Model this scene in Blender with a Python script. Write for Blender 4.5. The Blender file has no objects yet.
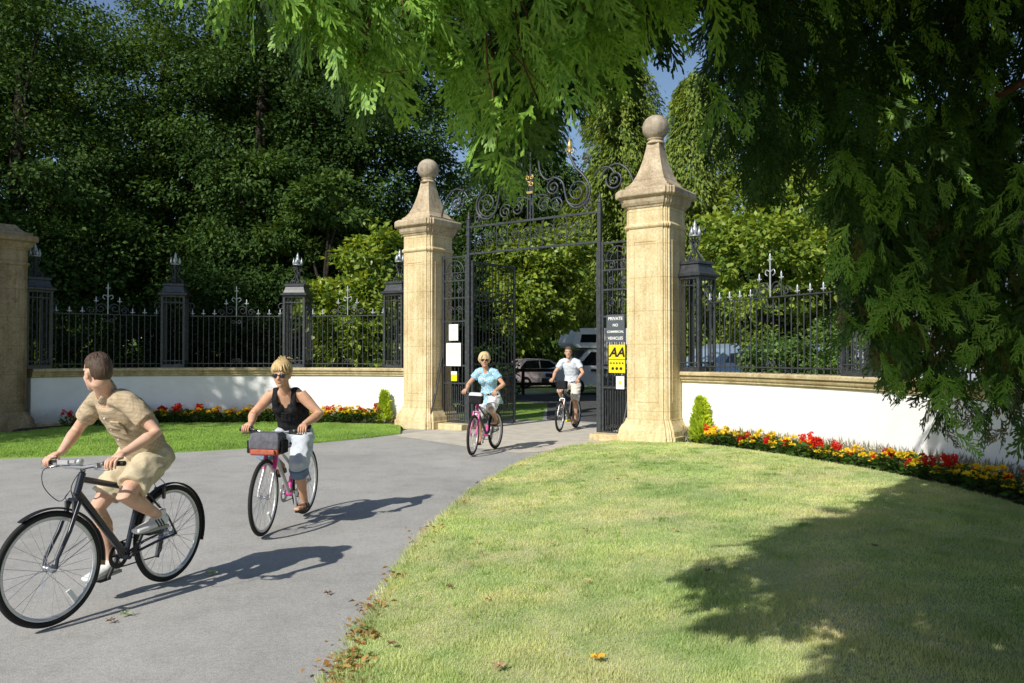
import bpy, math, random
import numpy as np
from mathutils import Vector, Matrix
random.seed(7)
RNG = np.random.default_rng(11)
PI = math.pi
C = bpy.context.scene.collection
V = Vector

# ------------------------------------------------------------------ camera model (used to measure ground points)
CAM_H, FPX, PITCH = 1.66, 796.0, math.radians(0.97)
def ray(px, py):
    x, z = (px-512)/FPX, -(py-341.5)/FPX
    return V((x, math.cos(PITCH)-math.sin(PITCH)*z, math.sin(PITCH)+math.cos(PITCH)*z))
def gp(px, py, z=0.0):
    r = ray(px, py); k = (z-CAM_H)/r.z
    return V((r.x*k, r.y*k, z))
def at(px, py, depth):
    r = ray(px, py); k = depth/r.y
    return V((r.x*k, depth, CAM_H+r.z*k))

# ------------------------------------------------------------------ materials
def mat(name, col, rough=0.8, spec=0.3, metal=0.0):
    m = bpy.data.materials.new(name); m.use_nodes = True
    b = m.node_tree.nodes['Principled BSDF']
    b.inputs['Base Color'].default_value = (*col, 1); b.inputs['Roughness'].default_value = rough
    b.inputs['Specular IOR Level'].default_value = spec; b.inputs['Metallic'].default_value = metal
    return m
def nodes(m): return m.node_tree.nodes, m.node_tree.links, m.node_tree.nodes['Principled BSDF']
def coord(m, kind='Object', scale=(1,1,1)):
    N, L, b = nodes(m)
    if kind == 'Position':
        g = N.new('ShaderNodeNewGeometry'); out = g.outputs['Position']
    else:
        g = N.new('ShaderNodeTexCoord'); out = g.outputs[kind]
    mp = N.new('ShaderNodeMapping'); mp.inputs['Scale'].default_value = scale
    L.new(out, mp.inputs[0]); return mp.outputs[0]
def noise(m, vec, scale, detail=4, rough=0.55):
    N, L, b = nodes(m); n = N.new('ShaderNodeTexNoise')
    n.inputs['Scale'].default_value = scale; n.inputs['Detail'].default_value = detail; n.inputs['Roughness'].default_value = rough
    L.new(vec, n.inputs['Vector']); return n.outputs['Fac']
def ramp(m, fac, stops):
    N, L, b = nodes(m); r = N.new('ShaderNodeValToRGB'); e = r.color_ramp.elements
    while len(e) < len(stops): e.new(0.5)
    for k, (p, c) in enumerate(stops): e[k].position = p; e[k].color = (*c, 1) if len(c) == 3 else c
    L.new(fac, r.inputs[0]); return r.outputs[0]
def mix(m, fac, a, b_, mode='MIX'):
    N, L, b = nodes(m); x = N.new('ShaderNodeMix'); x.data_type = 'RGBA'; x.blend_type = mode
    for s, v in ((x.inputs[0], fac), (x.inputs[6], a), (x.inputs[7], b_)):
        if hasattr(v, 'is_output'): L.new(v, s)
        elif isinstance(v, (int, float)): s.default_value = v
        else: s.default_value = (*v, 1)
    return x.outputs[2]
def bump(m, h, strength, dist=0.01):
    N, L, b = nodes(m); x = N.new('ShaderNodeBump'); x.inputs['Strength'].default_value = strength; x.inputs['Distance'].default_value = dist
    L.new(h, x.inputs['Height']); L.new(x.outputs[0], b.inputs['Normal'])
def setc(m, c):
    N, L, b = nodes(m); L.new(c, b.inputs['Base Color'])

def stone(name, base, dark, light, lichen=0.5):
    m = mat(name, base, 0.92, 0.15)
    p = coord(m, 'Position')
    a = ramp(m, noise(m, p, 2.2, 8, 0.65), [(0.28, dark), (0.5, base), (0.72, light)])
    f = ramp(m, noise(m, p, 26, 6, 0.7), [(0.3, (0.72, 0.7, 0.66)), (0.62, (1.08, 1.06, 1.02))])
    c = mix(m, 1.0, a, f, 'MULTIPLY')
    st = ramp(m, noise(m, p, 5.5, 10, 0.72), [(0.56, (0, 0, 0)), (0.68, (1, 1, 1))])
    stm = m.node_tree.nodes.new('ShaderNodeMath'); stm.operation = 'MULTIPLY'; stm.inputs[1].default_value = lichen
    m.node_tree.links.new(st, stm.inputs[0])
    c = mix(m, stm.outputs[0], c, tuple(x*0.5 for x in dark))
    # vertical rain streaks
    s = noise(m, coord(m, 'Position', (9, 9, 0.5)), 1.0, 5, 0.6)
    c = mix(m, 1.0, c, ramp(m, s, [(0.35, (0.8, 0.77, 0.72)), (0.55, (1, 1, 1))]), 'MULTIPLY')
    # block courses
    z = m.node_tree.nodes.new('ShaderNodeSeparateXYZ'); m.node_tree.links.new(coord(m, 'Position'), z.inputs[0])
    k = m.node_tree.nodes.new('ShaderNodeMath'); k.operation = 'PINGPONG'; k.inputs[1].default_value = 0.31
    m.node_tree.links.new(z.outputs[2], k.inputs[0])
    j = ramp(m, k.outputs[0], [(0.0, (0.74, 0.69, 0.6)), (0.012, (1, 1, 1))])
    c = mix(m, 1.0, c, j, 'MULTIPLY')
    setc(m, c); bump(m, noise(m, p, 40, 8, 0.75), 0.5, 0.012); return m
M = {}
M['stone'] = stone('sandstone', (0.73, 0.61, 0.375), (0.58, 0.45, 0.25), (0.80, 0.70, 0.48), 0.36)
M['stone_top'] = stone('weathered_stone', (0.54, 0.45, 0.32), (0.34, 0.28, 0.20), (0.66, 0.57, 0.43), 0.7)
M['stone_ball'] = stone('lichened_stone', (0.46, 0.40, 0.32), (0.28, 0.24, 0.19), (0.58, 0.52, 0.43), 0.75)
M['stone_shade'] = stone('old_stone_painted_shade', (0.34, 0.27, 0.17), (0.20, 0.15, 0.09), (0.42, 0.34, 0.22), 0.6)  # old stone of the end pillar, its shade put into the darker colour
M['coping'] = stone('coping_stone', (0.62, 0.53, 0.33), (0.42, 0.34, 0.2), (0.72, 0.63, 0.43), 0.4)

def m_white():
    m = mat('white_render', (0.82, 0.82, 0.8), 0.9, 0.1); p = coord(m, 'Position')
    c = ramp(m, noise(m, p, 1.6, 8, 0.7), [(0.3, (0.84, 0.835, 0.82)), (0.6, (0.92, 0.92, 0.92))])
    z = m.node_tree.nodes.new('ShaderNodeSeparateXYZ'); m.node_tree.links.new(p, z.inputs[0])
    ad = m.node_tree.nodes.new('ShaderNodeMath'); ad.operation = 'MULTIPLY_ADD'; ad.inputs[1].default_value = 0.25
    m.node_tree.links.new(noise(m, p, 9, 6), ad.inputs[0]); m.node_tree.links.new(z.outputs[2], ad.inputs[2])
    g = ramp(m, ad.outputs[0], [(0.36, (0.72, 0.68, 0.60)), (0.60, (1, 1, 1))])
    setc(m, mix(m, 1.0, c, g, 'MULTIPLY')); bump(m, noise(m, p, 60, 5), 0.25, 0.006); return m
M['white'] = m_white()
def m_iron():
    m = mat('black_iron', (0.03, 0.034, 0.038), 0.45, 0.5); p = coord(m, 'Position')
    setc(m, ramp(m, noise(m, p, 14, 5), [(0.35, (0.028, 0.032, 0.036)), (0.7, (0.06, 0.066, 0.072))])); return m
M['iron'] = m_iron()
M['iron_tip'] = mat('pale_iron_tip', (0.42, 0.45, 0.47), 0.35, 0.5, 0.3)
M['gold'] = mat('gilding', (0.62, 0.45, 0.16), 0.4, 0.5, 0.6)

def m_road():
    m = mat('old_asphalt', (0.2, 0.2, 0.2), 0.88, 0.25); p = coord(m, 'Position')
    c = ramp(m, noise(m, p, 0.55, 6, 0.6), [(0.3, (0.36, 0.352, 0.338)), (0.7, (0.44, 0.43, 0.412))])
    f = ramp(m, noise(m, p, 130, 3, 0.8), [(0.3, (0.5, 0.5, 0.5)), (0.7, (1.42, 1.42, 1.4))])
    c = mix(m, 1.0, c, f, 'MULTIPLY')
    s = ramp(m, noise(m, coord(m, 'Position', (1.0, 1.0, 1)), 2.4, 9, 0.7), [(0.34, (0.88, 0.875, 0.865)), (0.5, (1, 1, 1)), (0.7, (1.05, 1.045, 1.03))])
    c = mix(m, 1.0, c, s, 'MULTIPLY')
    N, L, b = nodes(m)
    # a few long hairline cracks
    w = N.new('ShaderNodeTexVoronoi'); w.feature = 'DISTANCE_TO_EDGE'; w.inputs['Scale'].default_value = 0.09
    vv = N.new('ShaderNodeVectorMath'); vv.operation = 'ADD'
    nn = N.new('ShaderNodeTexNoise'); nn.inputs['Scale'].default_value = 1.1; nn.inputs['Detail'].default_value = 6
    L.new(p, nn.inputs['Vector']); L.new(p, vv.inputs[0]); L.new(nn.outputs['Color'], vv.inputs[1]); L.new(vv.outputs[0], w.inputs['Vector'])
    c = mix(m, 1.0, c, ramp(m, w.outputs['Distance'], [(0.0, (0.97, 0.97, 0.97)), (0.0006, (1, 1, 1))]), 'MULTIPLY')
    c = mix(m, 1.0, c, ramp(m, noise(m, p, 38, 4, 0.8), [(0.34, (0.84, 0.84, 0.84)), (0.66, (1.12, 1.12, 1.11))]), 'MULTIPLY')
    c = mix(m, 1.0, c, ramp(m, noise(m, coord(m, 'Position', (1.0, .35, 1)), 1.3, 4, 0.6), [(0.35, (0.93, 0.93, 0.925)), (0.6, (1.03, 1.03, 1.03))]), 'MULTIPLY')
    setc(m, c); bump(m, noise(m, p, 170, 3, 0.8), 0.5, 0.004); return m
M['road'] = m_road()
def simple(name, lo, hi, scale, rough=0.9, detail=6, b=0.0, bd=0.01, kind='Position', spec=0.2):
    m = mat(name, lo, rough, spec); p = coord(m, kind)
    setc(m, ramp(m, noise(m, p, scale, detail, 0.65), [(0.33, lo), (0.67, hi)]))
    if b: bump(m, noise(m, p, scale*4, 5), b, bd)
    return m
M['apron'] = simple('pale_concrete', (0.46, 0.42, 0.35), (0.62, 0.57, 0.48), 3.0, 0.9, 8, 0.3)
M['yard'] = simple('dark_asphalt', (0.06, 0.06, 0.062), (0.10, 0.10, 0.10), 3.0, 0.9, 8, 0.3)
M['soil'] = simple('bed_soil', (0.045, 0.03, 0.02), (0.10, 0.07, 0.05), 14, 1.0, 8, 0.9, 0.03)
M['earth'] = simple('ground_earth', (0.05, 0.07, 0.02), (0.11, 0.11, 0.04), 1.0, 1.0, 8, 0.5, 0.03)
M['bark'] = simple('bark', (0.016, 0.013, 0.010), (0.05, 0.04, 0.03), 9, 0.95, 8, 0.9, 0.03)
M['redbark'] = simple('red_bark', (0.10, 0.045, 0.025), (0.20, 0.10, 0.06), 11, 0.95, 8, 0.9, 0.03)

def lawncol(m, p, greens, drys, k=1.0):
    big = noise(m, p, 0.75, 7, 0.68); mid = noise(m, p, 3.6, 6, 0.65)
    g = ramp(m, mid, [(0.35, greens[0]), (0.65, greens[1])])
    d = ramp(m, mid, [(0.35, drys[0]), (0.65, drys[1])])
    return mix(m, ramp(m, big, [(0.40, (0, 0, 0)), (0.64, (k, k, k))]), g, d)
def m_lawn(name, greens, drys, k):
    m = mat(name, greens[0], 0.95, 0.1); p = coord(m, 'Position')
    c = lawncol(m, p, greens, drys, k)
    c = mix(m, 1.0, c, ramp(m, noise(m, p, 70, 4, 0.8), [(0.3, (0.55, 0.55, 0.5)), (0.7, (1.15, 1.15, 1.1))]), 'MULTIPLY')
    setc(m, c); bump(m, noise(m, p, 120, 4), 0.8, 0.015); return m
GR = ((0.33, 0.48, 0.17), (0.48, 0.60, 0.28)); DR = ((0.60, 0.58, 0.36), (0.76, 0.68, 0.48))
M['lawn'] = m_lawn('dry_lawn', GR, DR, 0.9)
GL = ((0.20, 0.36, 0.06), (0.28, 0.45, 0.09))
M['lawn_left'] = m_lawn('green_lawn', GL, ((0.26, 0.36, 0.09), (0.32, 0.40, 0.12)), 0.6)

def leafmat(name, lo, hi, trans=0.35, rough=0.55, dry=None, spec=0.35, pos=None):
    """Leaf shader: colour varies from leaf to leaf, light passes through."""
    m = mat(name, lo, rough, spec); N, L, b = nodes(m)
    g = N.new('ShaderNodeNewGeometry')
    st = [(0.0, lo), (0.8, hi)]
    if dry: st += [(0.955, hi), (0.97, dry)]
    c = ramp(m, g.outputs['Random Per Island'], st)
    if pos is not None:
        c = mix(m, 0.55, c, pos(m, g.outputs['Position']))
    v = ramp(m, noise(m, g.outputs['Position'], 0.9, 3), [(0.3, (0.72, 0.78, 0.72)), (0.7, (1.25, 1.18, 1.1))])
    c = mix(m, 1.0, c, v, 'MULTIPLY')
    setc(m, c)
    t = N.new('ShaderNodeBsdfTranslucent'); tc = mix(m, 1.0, c, (1.5, 1.35, 0.5), 'MULTIPLY'); L.new(tc, t.inputs[0])
    x = N.new('ShaderNodeMixShader'); x.inputs[0].default_value = trans
    L.new(b.outputs[0], x.inputs[1]); L.new(t.outputs[0], x.inputs[2]); L.new(x.outputs[0], N['Material Output'].inputs[0])
    return m
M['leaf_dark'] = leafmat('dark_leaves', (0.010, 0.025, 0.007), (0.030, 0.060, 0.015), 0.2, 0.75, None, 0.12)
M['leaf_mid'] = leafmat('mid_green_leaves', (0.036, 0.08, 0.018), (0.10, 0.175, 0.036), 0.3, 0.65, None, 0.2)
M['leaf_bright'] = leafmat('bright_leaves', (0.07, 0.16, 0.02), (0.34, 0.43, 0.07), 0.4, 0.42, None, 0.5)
M['leaf_shrub'] = leafmat('shrub_leaves', (0.06, 0.14, 0.03), (0.18, 0.29, 0.07), 0.35, 0.45)
M['frond_olive'] = leafmat('olive_conifer_fronds', (0.06, 0.07, 0.015), (0.16, 0.15, 0.035), 0.3, 0.6)
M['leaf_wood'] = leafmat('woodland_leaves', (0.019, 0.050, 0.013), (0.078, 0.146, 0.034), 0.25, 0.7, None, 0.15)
M['cypress'] = leafmat('cypress_foliage', (0.08, 0.14, 0.02), (0.25, 0.33, 0.06), 0.35, 0.7)
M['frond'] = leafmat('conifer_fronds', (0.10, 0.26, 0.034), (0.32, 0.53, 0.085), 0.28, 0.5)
M['frond_dark'] = leafmat('shaded_conifer_fronds', (0.035, 0.10, 0.018), (0.11, 0.215, 0.042), 0.35, 0.55)  # same fronds with shade put into a darker colour
M['frond_deep'] = leafmat('deep_shade_conifer_fronds', (0.012, 0.036, 0.009), (0.045, 0.095, 0.02), 0.25, 0.65, None, 0.15)  # darker copy: deep shade inside the boughs put into the colour
M['lime'] = leafmat('lime_conifer', (0.34, 0.50, 0.04), (0.58, 0.70, 0.08), 0.4, 0.7)
M['bedleaf'] = leafmat('bedding_leaves', (0.03, 0.085, 0.015), (0.08, 0.16, 0.03), 0.3)
M['greyleaf'] = leafmat('grey_green_stems', (0.17, 0.19, 0.13), (0.32, 0.30, 0.24), 0.2)
M['grass'] = leafmat('grass_blades', (0.42, 0.56, 0.22), (0.68, 0.72, 0.38), 0.3, 0.7, None, 0.15, lambda m, p: lawncol(m, p, GR, DR, 1.0))
M['grass_left'] = leafmat('green_grass_blades', (0.25, 0.42, 0.09), (0.36, 0.52, 0.15), 0.3, 0.7, None, 0.15)
M['grass_tuft'] = leafmat('rank_grass_blades', (0.17, 0.32, 0.07), (0.36, 0.50, 0.16), 0.3, 0.7, None, 0.15)
M['dead'] = leafmat('dead_leaves', (0.20, 0.085, 0.025), (0.46, 0.27, 0.10), 0.1, 0.8)
M['red'] = leafmat('red_petals', (0.55, 0.012, 0.012), (0.78, 0.06, 0.03), 0.25, 0.6)
M['yellow'] = leafmat('yellow_petals', (0.78, 0.50, 0.01), (0.9, 0.72, 0.04), 0.25, 0.6)

M['rubber'] = mat('tyre_rubber', (0.018, 0.018, 0.018), 0.75, 0.3)
M['chrome'] = mat('brushed_alloy', (0.62, 0.62, 0.64), 0.28, 0.5, 0.9)
M['rim'] = mat('alloy_rim', (0.60, 0.61, 0.63), 0.35, 0.5, 0.55)
M['blackplastic'] = mat('black_plastic', (0.015, 0.015, 0.016), 0.5, 0.4)
M['navy'] = mat('dark_frame_paint', (0.012, 0.016, 0.026), 0.25, 0.6)
M['pink'] = mat('pink_frame_paint', (0.62, 0.06, 0.30), 0.3, 0.5)
M['silver'] = mat('silver_paint', (0.55, 0.55, 0.55), 0.32, 0.5, 0.4)
M['darkgrey'] = mat('dark_grey_paint', (0.06, 0.06, 0.065), 0.35, 0.5)
M['tan'] = mat('tan_mudflap', (0.36, 0.25, 0.12), 0.7)
M['yellowplastic'] = mat('yellow_plastic', (0.8, 0.62, 0.02), 0.4)
M['orange'] = mat('amber_plastic', (0.75, 0.25, 0.02), 0.35)
def fabric(name, lo, hi, scale=30, rough=0.95):
    m = simple(name, lo, hi, scale, rough, 6, 0.0, 0.01, 'Object', 0.1)
    bump(m, noise(m, coord(m, 'Object'), 16, 5, 0.6), 0.35, 0.015); return m
def skin(name, lo, hi):
    m = simple(name, lo, hi, 9, 0.55, 5, 0, 0.01, 'Object', 0.35)
    b = m.node_tree.nodes['Principled BSDF']; b.inputs['Subsurface Weight'].default_value = 0.12
    b.inputs['Subsurface Radius'].default_value = (0.02, 0.008, 0.004); return m
M['skin'] = skin('skin', (0.58, 0.33, 0.22), (0.70, 0.45, 0.33))
M['skin_tan'] = skin('tanned_skin', (0.52, 0.28, 0.17), (0.65, 0.39, 0.26))
M['lips'] = mat('lips', (0.38, 0.13, 0.11), 0.5)
M['eye'] = mat('eye_white', (0.7, 0.68, 0.64), 0.2, 0.5); M['iris'] = mat('iris', (0.04, 0.03, 0.025), 0.2, 0.5)
def hairmat(name, lo, hi):
    m = mat(name, lo, 0.5, 0.4); p = coord(m, 'Object', (60, 60, 9))
    setc(m, ramp(m, noise(m, p, 1.0, 6, 0.7), [(0.3, lo), (0.7, hi)])); bump(m, noise(m, p, 1.0, 6, 0.7), 0.9, 0.01); return m
M['hair_brown'] = hairmat('brown_hair', (0.035, 0.02, 0.012), (0.11, 0.065, 0.04))
M['hair_blonde'] = hairmat('blonde_hair', (0.42, 0.27, 0.10), (0.72, 0.55, 0.28))
M['hair_grey'] = hairmat('greying_brown_hair', (0.06, 0.04, 0.03), (0.17, 0.12, 0.09))
M['hair_fair'] = hairmat('fair_hair', (0.5, 0.36, 0.17), (0.78, 0.64, 0.38))
def plaid():
    m = fabric('tan_check_cloth', (0.46, 0.37, 0.25), (0.56, 0.46, 0.33)); N, L, b = nodes(m)
    c = b.inputs['Base Color'].links[0].from_socket
    for sc, rot in ((12, (0, 0, 0)), (12, (0, PI/2, 0)), (31, (0, 0.0, 0)), (31, (0, PI/2, 0))):
        tc = N.new('ShaderNodeTexCoord'); mp = N.new('ShaderNodeMapping'); mp.inputs['Rotation'].default_value = (0, rot[1]+0.35, 0)
        L.new(tc.outputs['Object'], mp.inputs[0])
        w = N.new('ShaderNodeTexWave'); w.wave_type = 'BANDS'; w.bands_direction = 'X'; w.inputs['Scale'].default_value = sc; w.inputs['Distortion'].default_value = 0.0
        L.new(mp.outputs[0], w.inputs['Vector'])
        c = mix(m, 1.0, c, ramp(m, w.outputs['Fac'], [(0.60, (1, 1, 1)), (0.82, (0.89, 0.875, 0.85))]), 'MULTIPLY')
    L.new(c, b.inputs['Base Color']); return m
M['plaid'] = plaid()
M['khaki'] = fabric('khaki_cotton', (0.50, 0.42, 0.28), (0.60, 0.52, 0.37))
M['blackcloth'] = fabric('black_cotton', (0.012, 0.012, 0.014), (0.03, 0.03, 0.033))
M['denim'] = fabric('pale_denim', (0.46, 0.50, 0.56), (0.62, 0.66, 0.70), 12)
M['denim_dark'] = fabric('blue_denim', (0.13, 0.19, 0.28), (0.20, 0.26, 0.36), 20)
def floral():
    m = fabric('pale_blue_print', (0.20, 0.45, 0.62), (0.34, 0.58, 0.72), 18); N, L, b = nodes(m)
    c = b.inputs['Base Color'].links[0].from_socket
    w = noise(m, coord(m, 'Object'), 45, 2); c = mix(m, ramp(m, w, [(0.55, (0, 0, 0)), (0.6, (1, 1, 1))]), c, (0.75, 0.8, 0.8))
    L.new(c, b.inputs['Base Color']); return m
M['bluetop'] = floral()
M['whitecloth'] = fabric('white_cotton', (0.68, 0.68, 0.70), (0.80, 0.80, 0.80))
M['polo'] = fabric('pale_blue_polo_cloth', (0.55, 0.61, 0.70), (0.68, 0.73, 0.79))
M['stonecloth'] = fabric('stone_shorts_cloth', (0.60, 0.55, 0.47), (0.72, 0.68, 0.60))
M['whiteshoe'] = mat('white_leather', (0.74, 0.74, 0.72), 0.5); M['darkstripe'] = mat('dark_stripe', (0.03, 0.03, 0.035), 0.6)
M['sole'] = mat('grey_sole', (0.35, 0.34, 0.32), 0.8)
M['brownleather'] = mat('brown_sandal_leather', (0.11, 0.06, 0.035), 0.6)
M['redfabric'] = fabric('red_orange_bag_cloth', (0.38, 0.09, 0.06), (0.52, 0.18, 0.11))
M['greyfabric'] = fabric('grey_bag_cloth', (0.10, 0.10, 0.12), (0.17, 0.17, 0.19))
M['whitebag'] = fabric('pale_bag_cloth', (0.6, 0.6, 0.6), (0.72, 0.72, 0.71))
M['signwhite'] = mat('white_sign_face', (0.80, 0.80, 0.78), 0.5); M['signgrey'] = mat('slate_grey_sign_face', (0.085, 0.10, 0.115), 0.5)
M['signyellow'] = mat('yellow_sign_face', (0.80, 0.66, 0.02), 0.45); M['ink'] = mat('black_lettering', (0.015, 0.015, 0.015), 0.6)
M['ink_white'] = mat('white_lettering', (0.82, 0.82, 0.8), 0.6); M['ink_grey'] = mat('grey_print', (0.45, 0.46, 0.48), 0.7)
M['carwhite'] = mat('white_vehicle_paint', (0.92, 0.93, 0.94), 0.3, 0.5); M['carmaroon'] = mat('maroon_vehicle_paint', (0.13, 0.015, 0.03), 0.25, 0.6)
M['carblue'] = mat('blue_grey_vehicle_paint', (0.24, 0.32, 0.42), 0.25, 0.6); M['carsky'] = mat('pale_blue_vehicle_paint', (0.30, 0.45, 0.66), 0.25, 0.6)
M['glass'] = mat('dark_vehicle_glass', (0.015, 0.018, 0.022), 0.06, 0.7); M['redlamp'] = mat('red_lamp', (0.6, 0.02, 0.02), 0.2, 0.5)
M['pinkcar'] = mat('pale_pink_vehicle_paint', (0.92, 0.74, 0.72), 0.3, 0.5)
M['timber'] = simple('dark_timber', (0.02, 0.015, 0.012), (0.05, 0.035, 0.025), 6, 0.9, 6, 0.4)
M['greywall'] = simple('grey_render', (0.26, 0.29, 0.34), (0.36, 0.39, 0.44), 2, 0.9, 6, 0.2)
M['slate'] = simple('slate', (0.05, 0.055, 0.065), (0.1, 0.105, 0.12), 8, 0.7)

# ------------------------------------------------------------------ mesh builder
class MB:
    def __init__(s): s.v, s.f, s.m, s.s, s.M = [], [], [], [], None
    def add(s, vs, fs, mi=0, sm=False):
        o = len(s.v)
        s.v += [tuple(s.M @ V(v)) for v in vs] if s.M is not None else [tuple(v) for v in vs]
        for f in fs: s.f.append([o+i for i in f]); s.m.append(mi); s.s.append(sm)
        return s
    def box(s, c, d, R=None, mi=0):
        c = V(c); h = [x/2 for x in d]; vs = []
        for z in (-1, 1):
            for y in (-1, 1):
                for x in (-1, 1):
                    p = V((x*h[0], y*h[1], z*h[2])); vs.append(c+(R @ p if R is not None else p))
        return s.add(vs, [(0,2,3,1),(4,5,7,6),(0,1,5,4),(2,6,7,3),(0,4,6,2),(1,3,7,5)], mi)
    def tube(s, pts, r, n=8, mi=0, cap=True, ref=None, closed=False):
        P = [V(p) for p in pts]; k = len(P); T = []
        for i in range(k):
            a = P[i-1] if (i or closed) else P[0]; b = P[(i+1) % k] if (i < k-1 or closed) else P[-1]
            t = b-a; T.append(t.normalized() if t.length > 1e-9 else V((0,0,1)))
        rs = r if isinstance(r, (list, tuple)) and not (len(r) == 2 and k != 2 and not isinstance(r[0], (list, tuple))) else [r]*k
        u = V(ref) if ref is not None else (V((0,0,1)) if abs(T[0].z) < 0.9 else V((1,0,0)))
        vs = []
        for i in range(k):
            w = V(ref) if ref is not None else u
            a = w-T[i]*w.dot(T[i])
            if a.length < 1e-6: a = T[i].orthogonal()
            a.normalize(); b = T[i].cross(a); u = a
            ra, rb = rs[i] if isinstance(rs[i], (list, tuple)) else (rs[i], rs[i])
            for j in range(n):
                q = 2*PI*j/n; vs.append(P[i]+a*(ra*math.cos(q))+b*(rb*math.sin(q)))
        fs = []
        for i in range(k if closed else k-1):
            i2 = (i+1) % k
            for j in range(n):
                j2 = (j+1) % n; fs.append((i*n+j, i*n+j2, i2*n+j2, i2*n+j))
        s.add(vs, fs, mi, n > 4)
        if cap and not closed: s.add([vs[j] for j in range(n)], [tuple(reversed(range(n)))], mi); s.add(vs[-n:], [tuple(range(n))], mi)
        return s
    def ell(s, c, r, R=None, n=14, k=9, mi=0, fn=None):
        c = V(c); r = r if isinstance(r, (list, tuple)) else (r, r, r); vs = []
        for i in range(k+1):
            th = PI*i/k
            for j in range(n):
                ph = 2*PI*j/n; p = V((math.sin(th)*math.cos(ph), math.sin(th)*math.sin(ph), math.cos(th)))
                q = V((p.x*r[0], p.y*r[1], p.z*r[2]))
                if fn: q = fn(p, q)
                vs.append(c+(R @ q if R is not None else q))
        fs = [(i*n+j, (i+1)*n+j, (i+1)*n+(j+1) % n, i*n+(j+1) % n) for i in range(k) for j in range(n)]
        return s.add(vs, fs, mi, True)
    def lathe(s, prof, c=(0,0,0), n=20, mi=0, axis='Z', sm=True):
        c = V(c); vs = []
        for r, z in prof:
            for j in range(n):
                q = 2*PI*j/n; a, b = r*math.cos(q), r*math.sin(q)
                vs.append(c+(V((a, b, z)) if axis == 'Z' else V((a, z, b)) if axis == 'Y' else V((z, a, b))))
        fs = [(i*n+j, i*n+(j+1) % n, (i+1)*n+(j+1) % n, (i+1)*n+j) for i in range(len(prof)-1) for j in range(n)]
        return s.add(vs, fs, mi, sm)
    def rings(s, rings, mi=0, sm=False, cap=True):
        n = len(rings[0]); vs = [p for r in rings for p in r]
        fs = [(i*n+j, i*n+(j+1) % n, (i+1)*n+(j+1) % n, (i+1)*n+j) for i in range(len(rings)-1) for j in range(n)]
        s.add(vs, fs, mi, sm)
        if cap: s.add(rings[0], [tuple(reversed(range(n)))], mi); s.add(rings[-1], [tuple(range(n))], mi)
        return s
    def mesh(s, name, mats):
        me = bpy.data.meshes.new(name); me.from_pydata(s.v, [], s.f)
        for m in (mats if isinstance(mats, (list, tuple)) else [mats]): me.materials.append(m)
        me.polygons.foreach_set('material_index', s.m); me.polygons.foreach_set('use_smooth', s.s); me.update(); return me
    def build(s, name, mats, parent=None, bevel=0.0):
        o = bpy.data.objects.new(name, s.mesh(name, mats)); C.objects.link(o); o.parent = parent
        if bevel:
            b = o.modifiers.new('edge', 'BEVEL'); b.width = bevel; b.segments = 2; b.limit_method = 'ANGLE'
        return o
def tag(o, label=None, cat=None, group=None, kind=None):
    if label: o['label'] = label
    if cat: o['category'] = cat
    if group: o['group'] = group
    if kind: o['kind'] = kind
    return o
def empty(name, loc=(0,0,0), rz=0.0, label=None, cat=None, group=None, parent=None):
    o = bpy.data.objects.new(name, None); C.objects.link(o); o.location = loc; o.rotation_euler = (0, 0, rz); o.parent = parent
    o.empty_display_size = 0.1
    return tag(o, label, cat, group)
KIDS = {}
def copy_tree(o, parent=None):
    c = o.copy(); C.objects.link(c); c.parent = parent
    for ch in [x for x in C.objects if x.parent == o]: copy_tree(ch, c)
    return c
def np_obj(name, verts, faces, m, parent=None, smooth=False):
    """faces: (n, k) array, all of one size."""
    me = bpy.data.meshes.new(name); nv, (nf, k) = len(verts), faces.shape
    me.vertices.add(nv); me.vertices.foreach_set('co', np.ascontiguousarray(verts, dtype=np.float32).ravel())
    me.loops.add(nf*k); me.loops.foreach_set('vertex_index', faces.astype(np.int32).ravel())
    me.polygons.add(nf); me.polygons.foreach_set('loop_start', np.arange(nf, dtype=np.int32)*k); me.polygons.foreach_set('loop_total', np.full(nf, k, dtype=np.int32))
    if smooth: me.polygons.foreach_set('use_smooth', np.ones(nf, dtype=bool))
    me.materials.append(m); me.update(calc_edges=True)
    o = bpy.data.objects.new(name, me); C.objects.link(o); o.parent = parent; return o
def unit(a): return a/np.maximum(np.linalg.norm(a, axis=1, keepdims=True), 1e-9)
def leaves(name, P, D, N, Ln, W, m, parent=None, fold=0.25):
    """A leaf per row: pointed blade of four corners, folded a little along its midrib."""
    D = unit(D); S = unit(np.cross(D, N)); U = unit(np.cross(S, D)); n = len(P)
    Ln, W = Ln[:, None], W[:, None]
    v = np.stack([P, P+D*Ln*0.45+S*W*0.5+U*W*fold, P+D*Ln, P+D*Ln*0.45-S*W*0.5+U*W*fold], axis=1).reshape(-1, 3)
    return np_obj(name, v, np.arange(4*n).reshape(n, 4), m, parent)
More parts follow.
